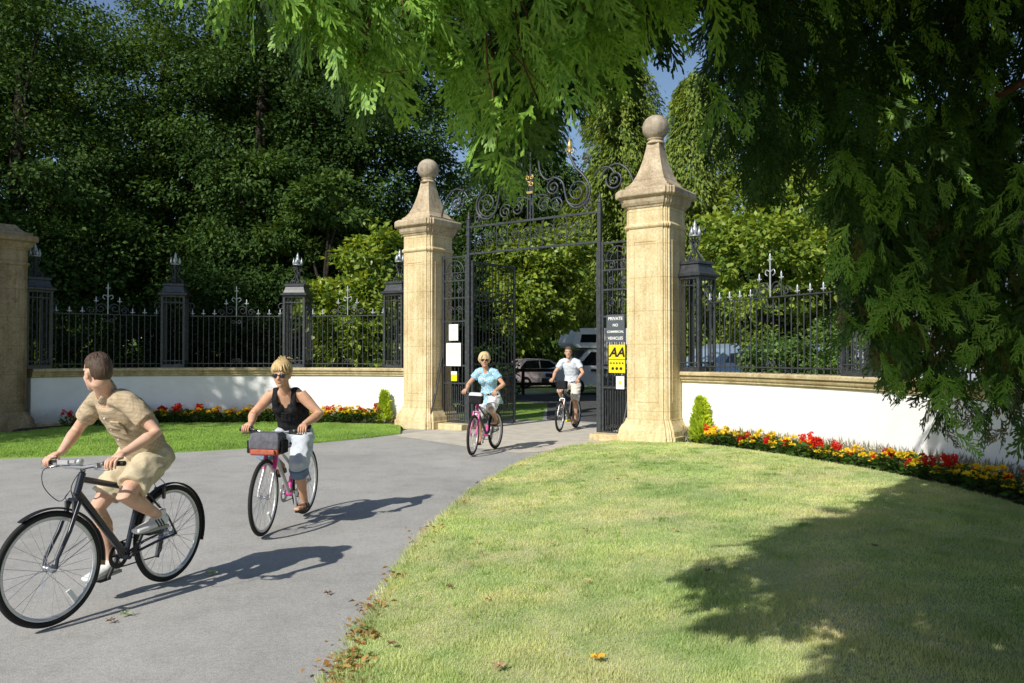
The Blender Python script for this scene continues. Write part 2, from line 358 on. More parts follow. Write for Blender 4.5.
# ------------------------------------------------------------------ the gate line and wall paths
GM, GT, GN = V((0.39, 16.825, 0)), V((0.809, -0.588, 0)), V((0.588, 0.809, 0))
def G(u, n=0.0, z=0.0): return GM+GT*u+GN*n+V((0, 0, z))
GROT = math.atan2(GT.y, GT.x)
U_PIL, U_POST = 2.904, 1.68
COPE = 1.35
WALL_L = [(-2.45,18.78),(-3.1,19.12),(-3.9,19.38),(-4.7,19.55),(-5.5,19.63),(-6.3,19.67),(-7.1,19.66),(-7.9,19.58),(-8.7,19.4),(-9.5,19.05),(-10.2,18.5),(-10.75,17.8)]
WALL_R = [(3.05,15.15),(3.5,14.65),(3.95,14.0),(4.3,13.3),(4.6,12.6),(4.85,11.9),(5.05,11.2),(5.22,10.4),(5.36,9.6),(5.46,8.8),(5.52,8.0),(5.52,7.0),(5.45,5.8),(5.3,4.6)]
BED_R = [(3.15,14.35,0),(3.5,13.4,0.01),(3.85,12.45,0.03),(4.15,11.6,0.05),(4.4,10.7,0.07),(4.6,9.8,0.09),(4.75,8.9,0.10),(4.85,8.1,0.11),(4.9,7.2,0.12),(4.85,6.2,0.12),(4.7,5.0,0.12),(4.5,3.8,0.12)]
BED_L = [(-2.8,18.55,0),(-3.6,18.8,0.01),(-4.6,18.95,0.02),(-5.6,19.0,0.02),(-6.6,19.0,0.02),(-7.6,18.9,0.02),(-8.5,18.65,0.02),(-9.3,18.2,0.02),(-10.0,17.5,0.02),(-10.5,16.6,0.02)]
ROAD_R = [(2.15,15.35),(1.65,15.0),(1.03,14.2),(0.5,13.1),(0.12,12.0),(-0.22,10.7),(-0.5,9.4),(-0.68,8.2),(-0.80,7.2),(-0.87,6.1),(-0.89,5.3),(-0.90,4.5),(-0.93,3.9),(-0.95,3.0),(-0.9,1.5),(-0.6,0.0),(-0.1,-2.0),(0.8,-5.0)]
ROAD_L = [(-2.35,16.75),(-2.9,16.0),(-3.5,15.3),(-4.2,14.6),(-5.2,13.9),(-6.2,13.4),(-7.3,13.0),(-8.6,12.75),(-10.5,12.6),(-13,12.5),(-17,12.5)]
def resample(pts, n):
    P = [V((*p, 0)) if len(p) == 2 else V(p) for p in pts]
    # smooth with Catmull-Rom, then even spacing
    Q = []
    for i in range(len(P)-1):
        a, b, c, d = P[max(i-1, 0)], P[i], P[i+1], P[min(i+2, len(P)-1)]
        for k in range(12):
            t = k/12; Q.append(0.5*((2*b)+(c-a)*t+(2*a-5*b+4*c-d)*t*t+(3*b-a-3*c+d)*t**3))
    Q.append(P[-1]); L = [0.0]
    for a, b in zip(Q, Q[1:]): L.append(L[-1]+(b-a).length)
    out, j = [], 0
    for i in range(n):
        s = L[-1]*i/(n-1)
        while j < len(L)-2 and L[j+1] < s: j += 1
        t = (s-L[j])/max(L[j+1]-L[j], 1e-9); out.append(Q[j].lerp(Q[j+1], t))
    return out
def along(pts, s, n=400):
    P = resample(pts, n); T = 0.0
    for a, b in zip(P, P[1:]):
        d = (b-a).length
        if T+d >= s: return a.lerp(b, (s-T)/d), (b-a).normalized()
        T += d
    return P[-1], (P[-1]-P[-2]).normalized()
def nearest_s(pts, q, n=400):
    P = resample(pts, n); q = V((q[0], q[1], 0)); best, bs, T = 9e9, 0, 0
    for i, p in enumerate(P):
        if i: T += (p-P[i-1]).length
        d = (V((p.x, p.y, 0))-q).length
        if d < best: best, bs = d, T
    return bs

# ------------------------------------------------------------------ ground, road, lawns
def struct(o): o['kind'] = 'structure'; return o
def sheet(name, poly, z, m):
    b = MB(); b.add([(x, y, z) for x, y in poly], [tuple(range(len(poly)))]); return struct(b.build(name, m))
sheet('ground', [(-400,-400),(400,-400),(400,400),(-400,400)], -0.02, M['earth'])
sheet('road', [(-60,-40),(8,-40),(8,15.0),(2.7,15.6),(2.45,16.3),(5.6,20.5),(30,24.0),(60,30),(60,38),(20,36),(-6,33.5),(-6,31),(0.2,25.6),(-2.6,20.3),(-2.3,18.2),(-2.5,17),(-7,14),(-60,14)], -0.008, M['road'])
ap = [gp(x, y) for x, y in ((392,435),(432,430),(470,424),(520,418),(600,424),(612,433),(618,442),(566,449),(520,453),(470,447))]
sheet('gate_apron', [(p.x, p.y) for p in ap], -0.004, M['apron'])
sheet('yard_road', [(0.9,20.6),(3.4,18.9),(5.6,20.6),(30,24.3),(59,30.5),(59,37),(20,35.5),(-5,33),(-5,31.5),(1.2,27.2)], -0.004, M['yard'])

def lofted(name, A, B, n, k, zf, m):
    a, b = resample(A, n), resample(B, n); vs, fs = [], []
    for i in range(n):
        for j in range(k+1):
            t = j/k; p = a[i].lerp(b[i], t); vs.append((p.x, p.y, zf(p, t)))
    for i in range(n-1):
        for j in range(k): fs.append((i*(k+1)+j, (i+1)*(k+1)+j, (i+1)*(k+1)+j+1, i*(k+1)+j+1))
    o = len(vs)
    for i in range(n): vs.append((a[i].x, a[i].y, -0.03))
    for i in range(n-1): fs.append((i*(k+1), o+i, o+i+1, (i+1)*(k+1)))
    mb = MB(); mb.add(vs, fs, 0, True); return struct(mb.build(name, m)), np.array(vs[:o]).reshape(n, k+1, 3)
def lump(x, y): return 0.012*math.sin(x*1.7+y*0.6)+0.010*math.sin(y*1.3-x*0.9+1)
def zr(p, t): return 0.012+0.05*min(1, t*3)+0.16*math.sin(PI*min(t, 1.0)*0.62)*max(0, min(1, (15-p.y)/5))+lump(p.x, p.y)*min(1, t*4)
BED_R2 = [(2.35,15.2,0),(2.62,14.85,0)]+BED_R+[(4.4,2.0,0.1),(4.6,-1.0,0.1),(5,-5,0.1)]
lawn_right, LR = lofted('lawn', ROAD_R, BED_R2, 90, 40, zr, M['lawn'])
def zl(p, t): return 0.012+0.03*min(1, t*4)+lump(p.x, p.y)*0.4
BED_L2 = [(-2.55,18.3,0)]+BED_L+[(-11.6,15.5,0),(-17,15.5,0)]
lawn_left, LL = lofted('lawn', ROAD_L, BED_L2, 70, 14, zl, M['lawn_left'])
def bed(name, A, B, n, k, h):
    a, b = resample(A, n), resample(B, n); vs, fs = [], []
    for i in range(n):
        for j in range(k+1):
            t = j/k; p = a[i].lerp(b[i], t); vs.append((p.x, p.y, a[i].z*0+h(i/n)+0.05*math.sin(PI*t)+random.uniform(-.012, .012)))
    for i in range(n-1):
        for j in range(k): fs.append((i*(k+1)+j, (i+1)*(k+1)+j, (i+1)*(k+1)+j+1, i*(k+1)+j+1))
    mb = MB(); mb.add(vs, fs, 0, True); return struct(mb.build(name, M['soil']))
def lawn_z(x, y, grid):
    d = (grid[:, :, 0]-x)**2+(grid[:, :, 1]-y)**2; return float(grid.reshape(-1, 3)[d.argmin(), 2])
BEDR_PATH = [(p[0], p[1]) for p in BED_R]
bed('flower_bed', [(p[0]-.02, p[1]-.05) for p in BED_R], [(3.25,14.95)]+WALL_R[1:12]+[(5.3,5.0),(5.1,3.8)], 70, 8, lambda t: 0.02+0.19*min(1, t*1.6))
bed('flower_bed', [(p[0], p[1]-.03) for p in BED_L], WALL_L, 60, 8, lambda t: 0.02)

# grass blades
def blades(name, grid, n, m, hmin, hmax, jit=0.0):
    a, b, c, d = grid[:-1, :-1], grid[1:, :-1], grid[:-1, 1:], grid[1:, 1:]
    area = np.linalg.norm(np.cross(b-a, c-a), axis=2); cen = (a+d)/2
    dist = np.hypot(cen[..., 0], cen[..., 1]); vis = (cen[..., 1] > 2.8) & (np.abs(cen[..., 0]) < 0.72*cen[..., 1]+0.8)
    w = (area*vis/np.maximum(dist, 4)**1.1).ravel(); w /= w.sum()
    idx = RNG.choice(len(w), n, p=w); u, v = RNG.random((2, n, 1))
    A, B, Cc, D = (q.reshape(-1, 3)[idx] for q in (a, b, c, d))
    P = A*(1-u)*(1-v)+B*u*(1-v)+Cc*(1-u)*v+D*u*v; ds = np.hypot(P[:, 0], P[:, 1])
    clump = 0.75+0.5*(np.sin(P[:, 0]*5.1+2*np.sin(P[:, 1]*3.3))*np.sin(P[:, 1]*4.7+1.5*np.sin(P[:, 0]*2.9)) > 0.1)
    h = RNG.uniform(hmin, hmax, n)*clump; wd = (0.0025+0.00075*ds)*RNG.uniform(.7, 1.3, n)
    an = RNG.uniform(0, 2*PI, n); ln = RNG.uniform(0.1, 0.95, n)*h; la = RNG.uniform(0, 2*PI, n)
    sx = np.stack([np.cos(an), np.sin(an), np.zeros(n)], 1)*wd[:, None]/2
    tip = P+np.stack([np.cos(la)*ln, np.sin(la)*ln, h], 1); P = P-np.array([0, 0, .004])
    vs = np.stack([P-sx, P+sx, tip], 1).reshape(-1, 3)
    return tag(np_obj(name, vs, np.arange(3*n).reshape(n, 3), m), kind='stuff')
blades('grass', LR, 420000, M['grass'], 0.010, 0.026)
blades('grass', LL, 130000, M['grass_left'], 0.02, 0.04)
# ragged tufts: along the edge of the drive and dotted over the lawn
def tufts(name, C0, n_each, spread, hmin, hmax, m, out=None):
    n = len(C0)*n_each; P = np.repeat(C0, n_each, axis=0)+np.concatenate([RNG.normal(0, spread, (n, 2)), np.zeros((n, 1))], 1); ds = np.hypot(P[:, 0], P[:, 1])
    h = RNG.uniform(hmin, hmax, n); wd = (0.0028+0.0007*ds)*RNG.uniform(.7, 1.3, n); an = RNG.uniform(0, 2*PI, n); la = RNG.uniform(0, 2*PI, n) if out is None else RNG.normal(out, .7, n)
    ln = RNG.uniform(.3, 1.1, n)*h; sx = np.stack([np.cos(an), np.sin(an), np.zeros(n)], 1)*wd[:, None]/2; tip = P+np.stack([np.cos(la)*ln, np.sin(la)*ln, h], 1); P = P-np.array([0, 0, .006])
    return tag(np_obj(name, np.stack([P-sx, P+sx, tip], 1).reshape(-1, 3), np.arange(3*n).reshape(n, 3), m), kind='stuff')
EDG = resample(ROAD_R, 500); q = [EDG[int(k)] for k in RNG.uniform(20, 400, 1300)]
tufts('grass', np.array([(p.x+random.gauss(.01, .03), p.y+random.gauss(0, .03), .016) for p in q]), 8, .022, .015, .05, M['grass'], PI*.93)
G2 = LR[:, 2:38].reshape(-1, 3); G2 = G2[(G2[:, 1] > 3) & (G2[:, 1] < 13) & (np.abs(G2[:, 0]) < .7*G2[:, 1]+.5)]
tufts('grass', G2[RNG.integers(0, len(G2), 260)]+np.array([0, 0, .002]), 50, .05, .015, .036, M['grass_tuft'])
# verge beyond the gate
vg = [(-1.9,20.6),(0.75,20.2),(1.0,24.0),(1.25,27.3),(-3.0,29.5),(-7,30)]
sheet('grass_verge', vg, 0.0, M['lawn_left'])
sheet('far_lawn', [(-40,34.5),(1,34.2),(6,35.0),(12,36),(20,37),(20,80),(-40,80)], 0.0, M['lawn'])

# fallen leaves: a drift along the edge of the lawn, and single ones lying about
def flat_leaves(name, P, size, m, parent=None):
    n = len(P); a = RNG.uniform(0, 2*PI, n); t = RNG.normal(0, .35, (n, 2))
    D = np.stack([np.cos(a), np.sin(a), t[:, 0]], 1); N = np.stack([RNG.normal(0, .4, n), RNG.normal(0, .4, n), np.ones(n)], 1)
    return leaves(name, P, D, N, size, size*RNG.uniform(.4, .75, n), m, parent, RNG.uniform(.05, .5, (n, 1)))
E = resample(ROAD_R, 500); pts = []
for i in range(240):
    k = min(499, int(abs(random.gauss(0, 1))*0+random.random()**0.9*330)+40)
    p = E[k]; w = abs(random.gauss(0, 0.06))+0.01
    pts.append((p.x+random.choice((-1, -1, 1))*w+random.uniform(-.02, .02), p.y+random.uniform(-.1, .1), 0.02+random.uniform(0, .02)))
for cx, cy, n, r in ((gp(372,610), None, 40, .08), (gp(352,668), None, 80, .10), (gp(395,580), None, 24, .07), (gp(362,640), None, 60, .08), (gp(440,530), None, 16, .10), (gp(340,690), None, 80, .14)):
    for i in range(n): pts.append((cx.x+random.gauss(0, r*.6), cx.y+random.gauss(0, r), 0.015+random.uniform(0, .03)))
P = np.array(pts); tag(flat_leaves('leaf_litter', P, RNG.uniform(.02, .055, len(P)), M['dead']), kind='stuff')
M['leaf_gold'] = mat('golden_leaf', (0.72, 0.38, 0.04), 0.8); M['leaf_tan'] = mat('tan_leaf', (0.50, 0.36, 0.20), 0.85); M['leaf_brown'] = mat('brown_leaf', (0.20, 0.11, 0.05), 0.9); M['leaf_fresh'] = mat('green_leaf', (0.34, 0.42, 0.2), 0.7)
def fallen(px, py, size, m, label, z, group=None):
    p = gp(px, py, z); b = MB(); rim = []; r0 = random.uniform(0, 6)
    for k in range(22):
        q = 2*PI*k/22; rr = size*(0.62+0.30*math.cos(5*q+r0)+random.uniform(-.06, .06))/1.0*0.6
        rim.append((rr*math.cos(q), rr*math.sin(q), 0.004+0.22*size*math.cos(2*q+r0)**2))
    b.add([(0, 0, 0.003)]+rim, [(0, 1+k, 1+(k+1) % 22) for k in range(22)])
    b.tube([(0, 0, .004), (size*.3, size*.1, .012), (size*.75, size*.15, .004)], [.003, .002, .0015], 5)
    o = b.build('fallen_leaf', m); o.location = p+V((0, 0, .006)); o.rotation_euler = (0, 0, random.uniform(0, 6)); return tag(o, label, 'leaf', group)
fallen(598, 659, .075, M['leaf_gold'], 'golden yellow leaf lying on the front of the right lawn', lawn_z(.4, 4.3, LR)+.02, 'single fallen leaves')
fallen(500, 668, .09, M['leaf_tan'], 'large tan leaf nearest the camera on the lawn front', lawn_z(-.05, 4.2, LR)+.02, 'single fallen leaves')
fallen(126, 615, .085, M['leaf_fresh'], 'green leaf on the asphalt below the first bicycle', 0, 'single fallen leaves')
fallen(212, 574, .085, M['leaf_fresh'], 'pale green leaf on the asphalt behind the first rear wheel', 0, 'single fallen leaves')
for (px, py) in ((553,545),(585,530),(477,543),(482,555),(515,478),(528,470),(588,582),(487,600),(675,530),(640,470),(708,572),(392,645),(450,588),(875,547),(618,480),(745,500)):
    q = gp(px, py); fallen(px, py, .055, random.choice((M['leaf_tan'], M['leaf_brown'])), 'small withered leaf lying on the right lawn', lawn_z(q.x, q.y, LR)+.022, 'withered leaves on the lawn')
for (px, py) in ((328,594),(110,622)):
    fallen(px, py, .06, M['leaf_brown'], 'small brown leaf lying on the bare asphalt', 0, 'brown leaves on the asphalt')

# ------------------------------------------------------------------ masonry
def notched(h, w, s):                       # plan of a pillar: square with stepped corners; h half size, w half width of the face
    c = [(w, h), (w, h-s), (w+s*1.15, h-s), (w+s*1.15, w+s*1.15), (h-s, w+s*1.15), (h-s, w), (h, w)]
    out = []
    for k in range(4):
        for x, y in c:
            for _ in range(k): x, y = y, -x
            out.append((x, y))
    return out[::-1]
def pillar(name, label, loc, rz, cut=None):
    t = empty(name, loc, rz, label, 'gate pillar')
    def stack(nm, lv, m, bev=.005):
        m = M['stone_shade'] if cut else m
        R = [[(x, y, z) for x, y in notched(h, h*.79, .075*h)] for h, z in lv]; b = MB(); b.rings(R); return b.build(nm, m, t, bev)
    stack('plinth', [(.60,-.05),(.60,.16),(.585,.17)], M['stone'])
    stack('base', [(.575,.172),(.565,.26),(.53,.33),(.49,.40),(.47,.45),(.47,.47)], M['stone'])
    stack('shaft', [(.44,.472),(.44,4.02)], M['stone'])
    pb = MB()                                # sunk face panels shown as raised borders
    for k in range(4):
        R = Matrix.Rotation(k*PI/2, 3, 'Z')
        for c, d in (((0,-.443,3.78),(.50,.012,.03)),((0,-.443,.80),(.50,.012,.03)),((-.24,-.443,2.29),(.02,.012,2.95)),((.24,-.443,2.29),(.02,.012,2.95))): pb.box(R @ V(c), d, R)
    pb.build('panel_moulding', M['stone_shade' if cut else 'stone'], t)
    stack('necking', [(.455,4.022),(.475,4.05),(.475,4.08),(.45,4.11),(.44,4.12),(.44,4.40)], M['stone'])
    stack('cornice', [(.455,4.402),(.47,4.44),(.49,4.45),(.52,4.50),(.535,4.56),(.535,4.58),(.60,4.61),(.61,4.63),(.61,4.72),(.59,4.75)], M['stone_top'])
    if cut:
        t.scale = (1, 1, .9)
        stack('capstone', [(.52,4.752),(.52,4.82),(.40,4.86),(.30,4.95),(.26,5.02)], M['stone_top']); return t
    b = MB(); R = []
    for h, z in ((.50,4.752),(.50,4.785),(.43,4.79),(.43,4.83),(.385,4.86),(.325,4.94),(.272,5.06),(.222,5.21),(.18,5.37),(.148,5.53),(.128,5.64),(.122,5.67)):
        R.append([(h, h, z), (-h, h, z), (-h, -h, z), (h, -h, z)])
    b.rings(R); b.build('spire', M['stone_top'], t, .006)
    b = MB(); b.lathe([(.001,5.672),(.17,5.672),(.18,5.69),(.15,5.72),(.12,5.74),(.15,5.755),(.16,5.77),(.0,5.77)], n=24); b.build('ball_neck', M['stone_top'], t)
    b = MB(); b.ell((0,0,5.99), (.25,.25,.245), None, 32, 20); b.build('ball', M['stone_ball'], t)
    return t
RZ = GROT
pillar('gate_pillar', 'tall sandstone gate pillar with ball finial, to the left of the gate', G(-U_PIL), RZ)
pillar('gate_pillar', 'tall sandstone gate pillar with ball finial, to the right of the gate', G(U_PIL), RZ)
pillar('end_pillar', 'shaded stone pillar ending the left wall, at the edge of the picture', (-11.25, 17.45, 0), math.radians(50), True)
def sweep(path, prof, m, name, parent, side):
    P = resample(path, 60); rings = []
    for i, p in enumerate(P):
        d = (P[min(i+1, 59)]-P[max(i-1, 0)]).normalized(); n = V((d.y, -d.x, 0))*side
        rings.append([(p.x+n.x*o, p.y+n.y*o, z) for o, z in prof])
    b = MB(); b.rings(rings, 0, False); return b.build(name, m, parent)
def wing(label, path, side, plinth):
    t = empty('wing_wall', (path[0][0], path[0][1], 0), 0, label, 'wall'); w = V((-path[0][0], -path[0][1], 0))
    def part(nm, prof, m): 
        o = sweep(path, prof if side > 0 else prof, m, nm, t, side); o.location = w; return o
    part('plinth', [(.05,-.1),(.05,plinth),(.0,plinth+.03),(-.4,plinth+.03),(-.4,-.1)], M['coping'])
    part('wall_face', [(0.,plinth+.031),(0.,1.145),(-.38,1.145),(-.38,plinth+.031)], M['white'])
    part('coping', [(.0,1.147),(.02,1.147),(.03,1.165),(.045,1.17),(.045,1.20),(.075,1.215),(.085,1.235),(.085,1.25),(.06,1.255),(.06,1.27),(.12,1.285),(.125,1.33),(.09,COPE),(-.36,COPE),(-.44,1.33),(-.44,1.26),(-.38,1.147)], M['coping'])
    return t
wing('curving white rendered wall with stone coping, left of the gate', WALL_L, -1, 0.10)
wing('white rendered wall with stone coping, right of the gate behind the flowers', WALL_R, 1, 0.30)

# ------------------------------------------------------------------ ironwork
def spiral(cx, cz, r0, r1, a0, turns, n=28):
    return [(cx+(r0+(r1-r0)*k/n)*math.cos(a0+2*PI*turns*k/n), cz+(r0+(r1-r0)*k/n)*math.sin(a0+2*PI*turns*k/n)) for k in range(n+1)]
def spline2(pts, k=8):
    P = resample([(x, z, 0) for x, z in pts], len(pts)*k); return [(p.x, p.y) for p in P]
def up(b, pts, r=.013, n=6, mi=0, y=0.0): b.tube([(x, y, z) for x, z in pts], r, n, mi); return b
def cross_tip(b, x, z, y=0, mi=1, k=1.0):
    b.lathe([(0,0),(.012*k,.0),(.014*k,.03*k),(.03*k,.05*k),(.016*k,.075*k),(.024*k,.12*k),(.004,.19*k),(0,.195*k)], (x, y, z), 8, mi)
    b.box((x, y, z+.055*k), (.10*k, .02*k, .022*k), None, mi)
    for s in (-1, 1): b.ell((x+s*.05*k, y, z+.058*k), .016*k, None, 6, 4, mi)
IR2 = [M['iron'], M['iron_tip']]
BAR = {}
def bar_mesh(h, tip):
    key = (round(h, 3), tip)
    if key not in BAR:
        b = MB(); b.tube([(0,0,0),(0,0,h)], .011, 6)
        if tip == 1: cross_tip(b, 0, h, 0, 1, .8)
        if tip == 2: b.lathe([(.011,h),(.014,h+.01),(.004,h+.07),(0,h+.075)], (0,0,0), 6)
        BAR[key] = b.mesh('bar', IR2)
    return BAR[key]
def put_bar(parent, x, z, h, tip, y=0.0, name='bar'):
    o = bpy.data.objects.new(name, bar_mesh(h, tip)); C.objects.link(o); o.parent = parent; o.location = (x, y, z); return o
def railing(label, a, b_, gap, group='railing panels on the wing walls'):
    a, b_ = V((*a, 0)), V((*b_, 0)); d = b_-a; L = d.length; t = empty('railing', (a.x, a.y, COPE), math.atan2(d.y, d.x), label, 'railing', group)
    x0, x1 = gap, L-gap; top = 1.27
    b = MB(); b.box(((x0+x1)/2, 0, .10), (x1-x0, .045, .022)); b.build('bottom_rail', M['iron'], t)
    b = MB(); b.box(((x0+x1)/2, 0, top), (x1-x0-.24, .045, .022)); b.build('top_rail', M['iron'], t)
    n = int(round((x1-x0)/.135)); mid = (x0+x1)/2
    for k in range(n+1):
        x = x0+.02+(x1-x0-.04)*k/n; off = abs(x-mid); edge = min(x-x0, x1-x)
        if edge < .12: put_bar(t, x, .0, top-.05, 0)
        elif off < .42: put_bar(t, x, .0, top+.01, 0)
        else: put_bar(t, x, .0, top+.02, 1 if k % 2 else 0)
    for sg in (-1, 1):                           # S scrolls at both ends
        s = MB(); ex = x0+.10 if sg < 0 else x1-.10; f = -sg
        up(s, [(ex+f*(px), pz) for px, pz in spline2([(.12,top),(.03,top+.06),(-.04,top+.17)])+spiral(.03, top+.24, .10, .03, PI*1.15, -1.25)]); s.build('end_scroll', M['iron'], t)
    s = MB(); s3 = MB()
    for sg in (-1, 1):
        up(s, [(mid+sg*px, pz) for px, pz in spiral(.15, top+.14, .125, .03, PI, -1.4)]); up(s, [(mid+sg*px, pz) for px, pz in spiral(.36, top+.09, .085, .02, 0, 1.3)])
        up(s, [(mid+sg*px, pz) for px, pz in spline2([(0,top+.42),(.08,top+.46),(.11,top+.40),(.06,top+.36)])], .010, 6, 1)
        up(s3, [(mid+sg*px, pz) for px, pz in spiral(.06, .165, .055, .015, PI, -1.2)], .009); up(s, [(mid+sg*px, pz) for px, pz in spiral(.07, top-.13, .055, .015, PI, 1.2)], .009)
        up(s, [(mid+sg*.25, top), (mid+sg*.25, top+.27)], .012); cross_tip(s, mid+sg*.25, top+.27, 0, 1, .8)
    up(s, [(mid, top), (mid, top+.6)], .014, 6, 1); cross_tip(s, mid, top+.58, 0, 1, .85)
    s.build('scroll_crest', IR2, t); s3.build('foot_scroll', M['iron'], t); return t
def pier(label, p, rz, tall=True):
    t = empty('railing_pier', (p[0], p[1], COPE), rz, label, 'railing pier', 'iron piers on the wing walls'); w = .25
    b = MB(); b.box((0,0,.04), (2*w+.04, 2*w+.04, .08)); b.build('base_frame', M['iron'], t)
    for sx in (-1, 1):
        for sy in (-1, 1):
            b = MB(); b.box((sx*w, sy*w, .90), (.05, .05, 1.64)); b.build('corner_post', M['iron'], t)
    for k in range(4):
        a = k*PI/2
        for j in range(1, 5):
            o = put_bar(t, 0, .08, 1.64, 0); q = Matrix.Rotation(a, 3, 'Z') @ V((-w+2*w*j/5, -w, 0)); o.location = (q.x, q.y, .08)
    b = MB(); b2 = MB()
    for k in range(4):
        R = Matrix.Rotation(k*PI/2, 3, 'Z')
        b.box(R @ V((0, -w, .17)), (2*w-.052, .03, .02), R); b2.box(R @ V((0, -w, 1.60)), (2*w-.052, .03, .02), R)
        for j in (-1, 1): b.tube([R @ V((j*.11+.07*math.cos(q), -w, 1.0*0+.125+.035*math.sin(q))) for q in [2*PI*i/12 for i in range(12)]], .007, 5, 0, False, None, True)
    b.build('lower_band', M['iron'], t); b2.build('upper_band', M['iron'], t)
    b = MB(); R = []
    for h, z in ((.275,1.722),(.285,1.76),(.325,1.78),(.33,1.82),(.27,1.845),(.245,1.91),(.225,1.99),(.22,2.0),(.25,2.01),(.25,2.05),(.22,2.07)): R.append([(h,h,z),(-h,h,z),(-h,-h,z),(h,-h,z)])
    b.rings(R); b.build('cap', M['iron'], t)
    b = MB()
    for k in range(2):                              # lyre of four scrolls
        for sg in (-1, 1):
            pts = spline2([(.03,2.07),(.12,2.10),(.17,2.15)])[:-1]+[]
            ly = spiral(.12, 2.13, .07, .02, PI*.0, -1.2)[::-1]+spline2([(.19,2.13),(.10,2.22),(.05,2.30),(.09,2.42),(.12,2.46)])+spiral(.075, 2.46, .045, .02, 0, .8)
            b.tube([(sg*x, 0, z) if k == 0 else (0, sg*x, z) for x, z in ly], .012, 6)
    b.tube([(0,0,2.07),(0,0,2.56)], .016, 6); b.build('lyre_scroll', M['iron'], t)
    b = MB(); b.lathe([(0,2.54),(.11,2.54),(.12,2.56),(.03,2.575),(.03,2.60),(.055,2.64),(.05,2.69),(.03,2.73),(.035,2.76),(.004,2.86),(0,2.86)], (0,0,0), 12)
    for k in range(4):
        x, y = .10*math.cos(k*PI/2), .10*math.sin(k*PI/2); b.lathe([(0,2.56),(.03,2.57),(.035,2.62),(.02,2.66),(.004,2.73),(0,2.73)], (x, y, 0), 8)
    b.build('crown_finial', M['iron_tip'], t); return t
def wp(path, s, inset=.2, side=1):
    p, d = along(path, s); n = V((d.y, -d.x, 0))*side; q = p-n*inset; return (q.x, q.y), math.atan2(d.y, d.x)
PL = [wp(WALL_L, nearest_s(WALL_L, q), .18, -1) for q in ((-2.80,18.97),(-5.35,19.6),(-8.3,19.5),(-10.72,17.95))]
PR = [wp(WALL_R, nearest_s(WALL_R, q), .18, 1) for q in ((3.32,14.85),(4.93,11.45),(5.45,8.6),(5.5,6.2))]
for (p, r), l in zip(PL, ('iron railing pier with crown finial, half hidden behind the left gate pillar', 'iron railing pier with crown finial, second along the left wall from the gate', 'iron railing pier with crown finial, third along the left wall from the gate', 'dark iron railing pier in shade beside the end pillar')): pier(l, p, r)
for (p, r), l in zip(PR, ('iron railing pier with lyre and crown finial, right beside the right gate pillar', 'iron railing pier on the right wall behind the drooping conifer sprays', 'iron railing pier on the right wall deep behind the conifer')): pier(l, p, r)
for i, l in ((0, 'iron railing panel in front of the bright green shrub, left of the gate'), (1, 'iron railing panel in the middle of the left wall against dark foliage'), (2, 'iron railing panel in deep shade, farthest left on the left wall')):
    railing(l, PL[i+1][0], PL[i][0], .27)
for i, l in ((0, 'iron railing panel right of the gate, with shrubs and a van behind'), (1, 'iron railing panel mostly hidden by the conifer on the right wall')):
    railing(l, PR[i][0], PR[i+1][0], .27)

def gate_post(u, label):
    t = empty('gate_post', G(u), GROT, label, 'gate post')
    b = MB(); b.box((0,0,2.36), (.075,.075,4.68)); b.build('post', M['iron'], t, .004)
    b = MB(); b.lathe([(0,4.70),(.05,4.70),(.05,4.72),(.02,4.74),(.035,4.78),(.004,4.92),(0,4.92)], (0,0,0), 10); b.build('spike', M['iron'], t)
    b = MB(); b.tube([(0,.04,.95),(0,.25,.55),(0,.5,.06)], .02, 6); b.build('stay', M['iron'], t); return t
gate_post(-U_POST, 'iron gate post between the left screen and left leaf'); gate_post(U_POST, 'iron gate post between the right screen and right leaf')
def screen(u0, u1, label):
    t = empty('gate_screen', G(u0), GROT, label, 'gate screen'); L = u1-u0
    for z, n in ((.14, 'rail'), (1.02, 'rail'), (1.42, 'rail'), (2.42, 'rail'), (2.95, 'rail'), (3.34, 'rail'), (3.88, 'rail')):
        b = MB(); b.box((L/2, 0, z), (L, .04, .035)); b.build(n, M['iron'], t)
    for x in (.03, L-.03):
        b = MB(); b.box((x, 0, 2.02), (.045, .045, 3.80)); b.build('stile', M['iron'], t)
    n = 6
    for k in range(1, n):
        x = .03+(L-.06)*k/n
        put_bar(t, x, .14, 3.20, 0)
    for k in range(0, n):
        x = .03+(L-.06)*(k+.5)/n; put_bar(t, x, .14, .75, 2)
    s = MB(); m = L/2
    for sg in (-1, 1):
        up(s, [(m+sg*x, z) for x, z in spiral(.13, 3.44, .08, .02, PI/2, 1.4)]); up(s, [(m+sg*x, z) for x, z in spiral(.12, 3.12, .08, .02, PI/2, -1.4)])
        up(s, [(m+sg*x, z) for x, z in spiral(.13, 2.68, .09, .02, PI, -1.4)], .011)
    up(s, [(m+(L/2-.1)*math.cos(q), 3.52+.28*math.sin(q)) for q in [PI*i/16 for i in range(17)]], .016)
    up(s, [(m+(L/2-.2)*math.cos(q), 3.52+.18*math.sin(q)) for q in [PI*i/16 for i in range(17)]], .010)
    up(s, [(m-(L/2-.05), 3.52), (m+(L/2-.05), 3.52)], .014); up(s, [(m, 3.34), (m, 3.80)], .012)
    s.build('scroll_work', M['iron'], t)
    s = MB(); y0 = -.06
    s.tube([(L*.02 if u0 < 0 else L*.98, -.05, 1.6), (L*.02 if u0 < 0 else L*.98, -.25, .8), (L*.02 if u0 < 0 else L*.98, -.55, .06)], .018, 6); s.build('stay', M['iron'], t)
    return t
screen(-U_PIL+.46, -U_POST-.04, 'narrow iron screen beside the left gate pillar, holding white notices')
screen(U_POST+.04, U_PIL-.46, 'narrow iron screen beside the right gate pillar, holding the yellow sign')
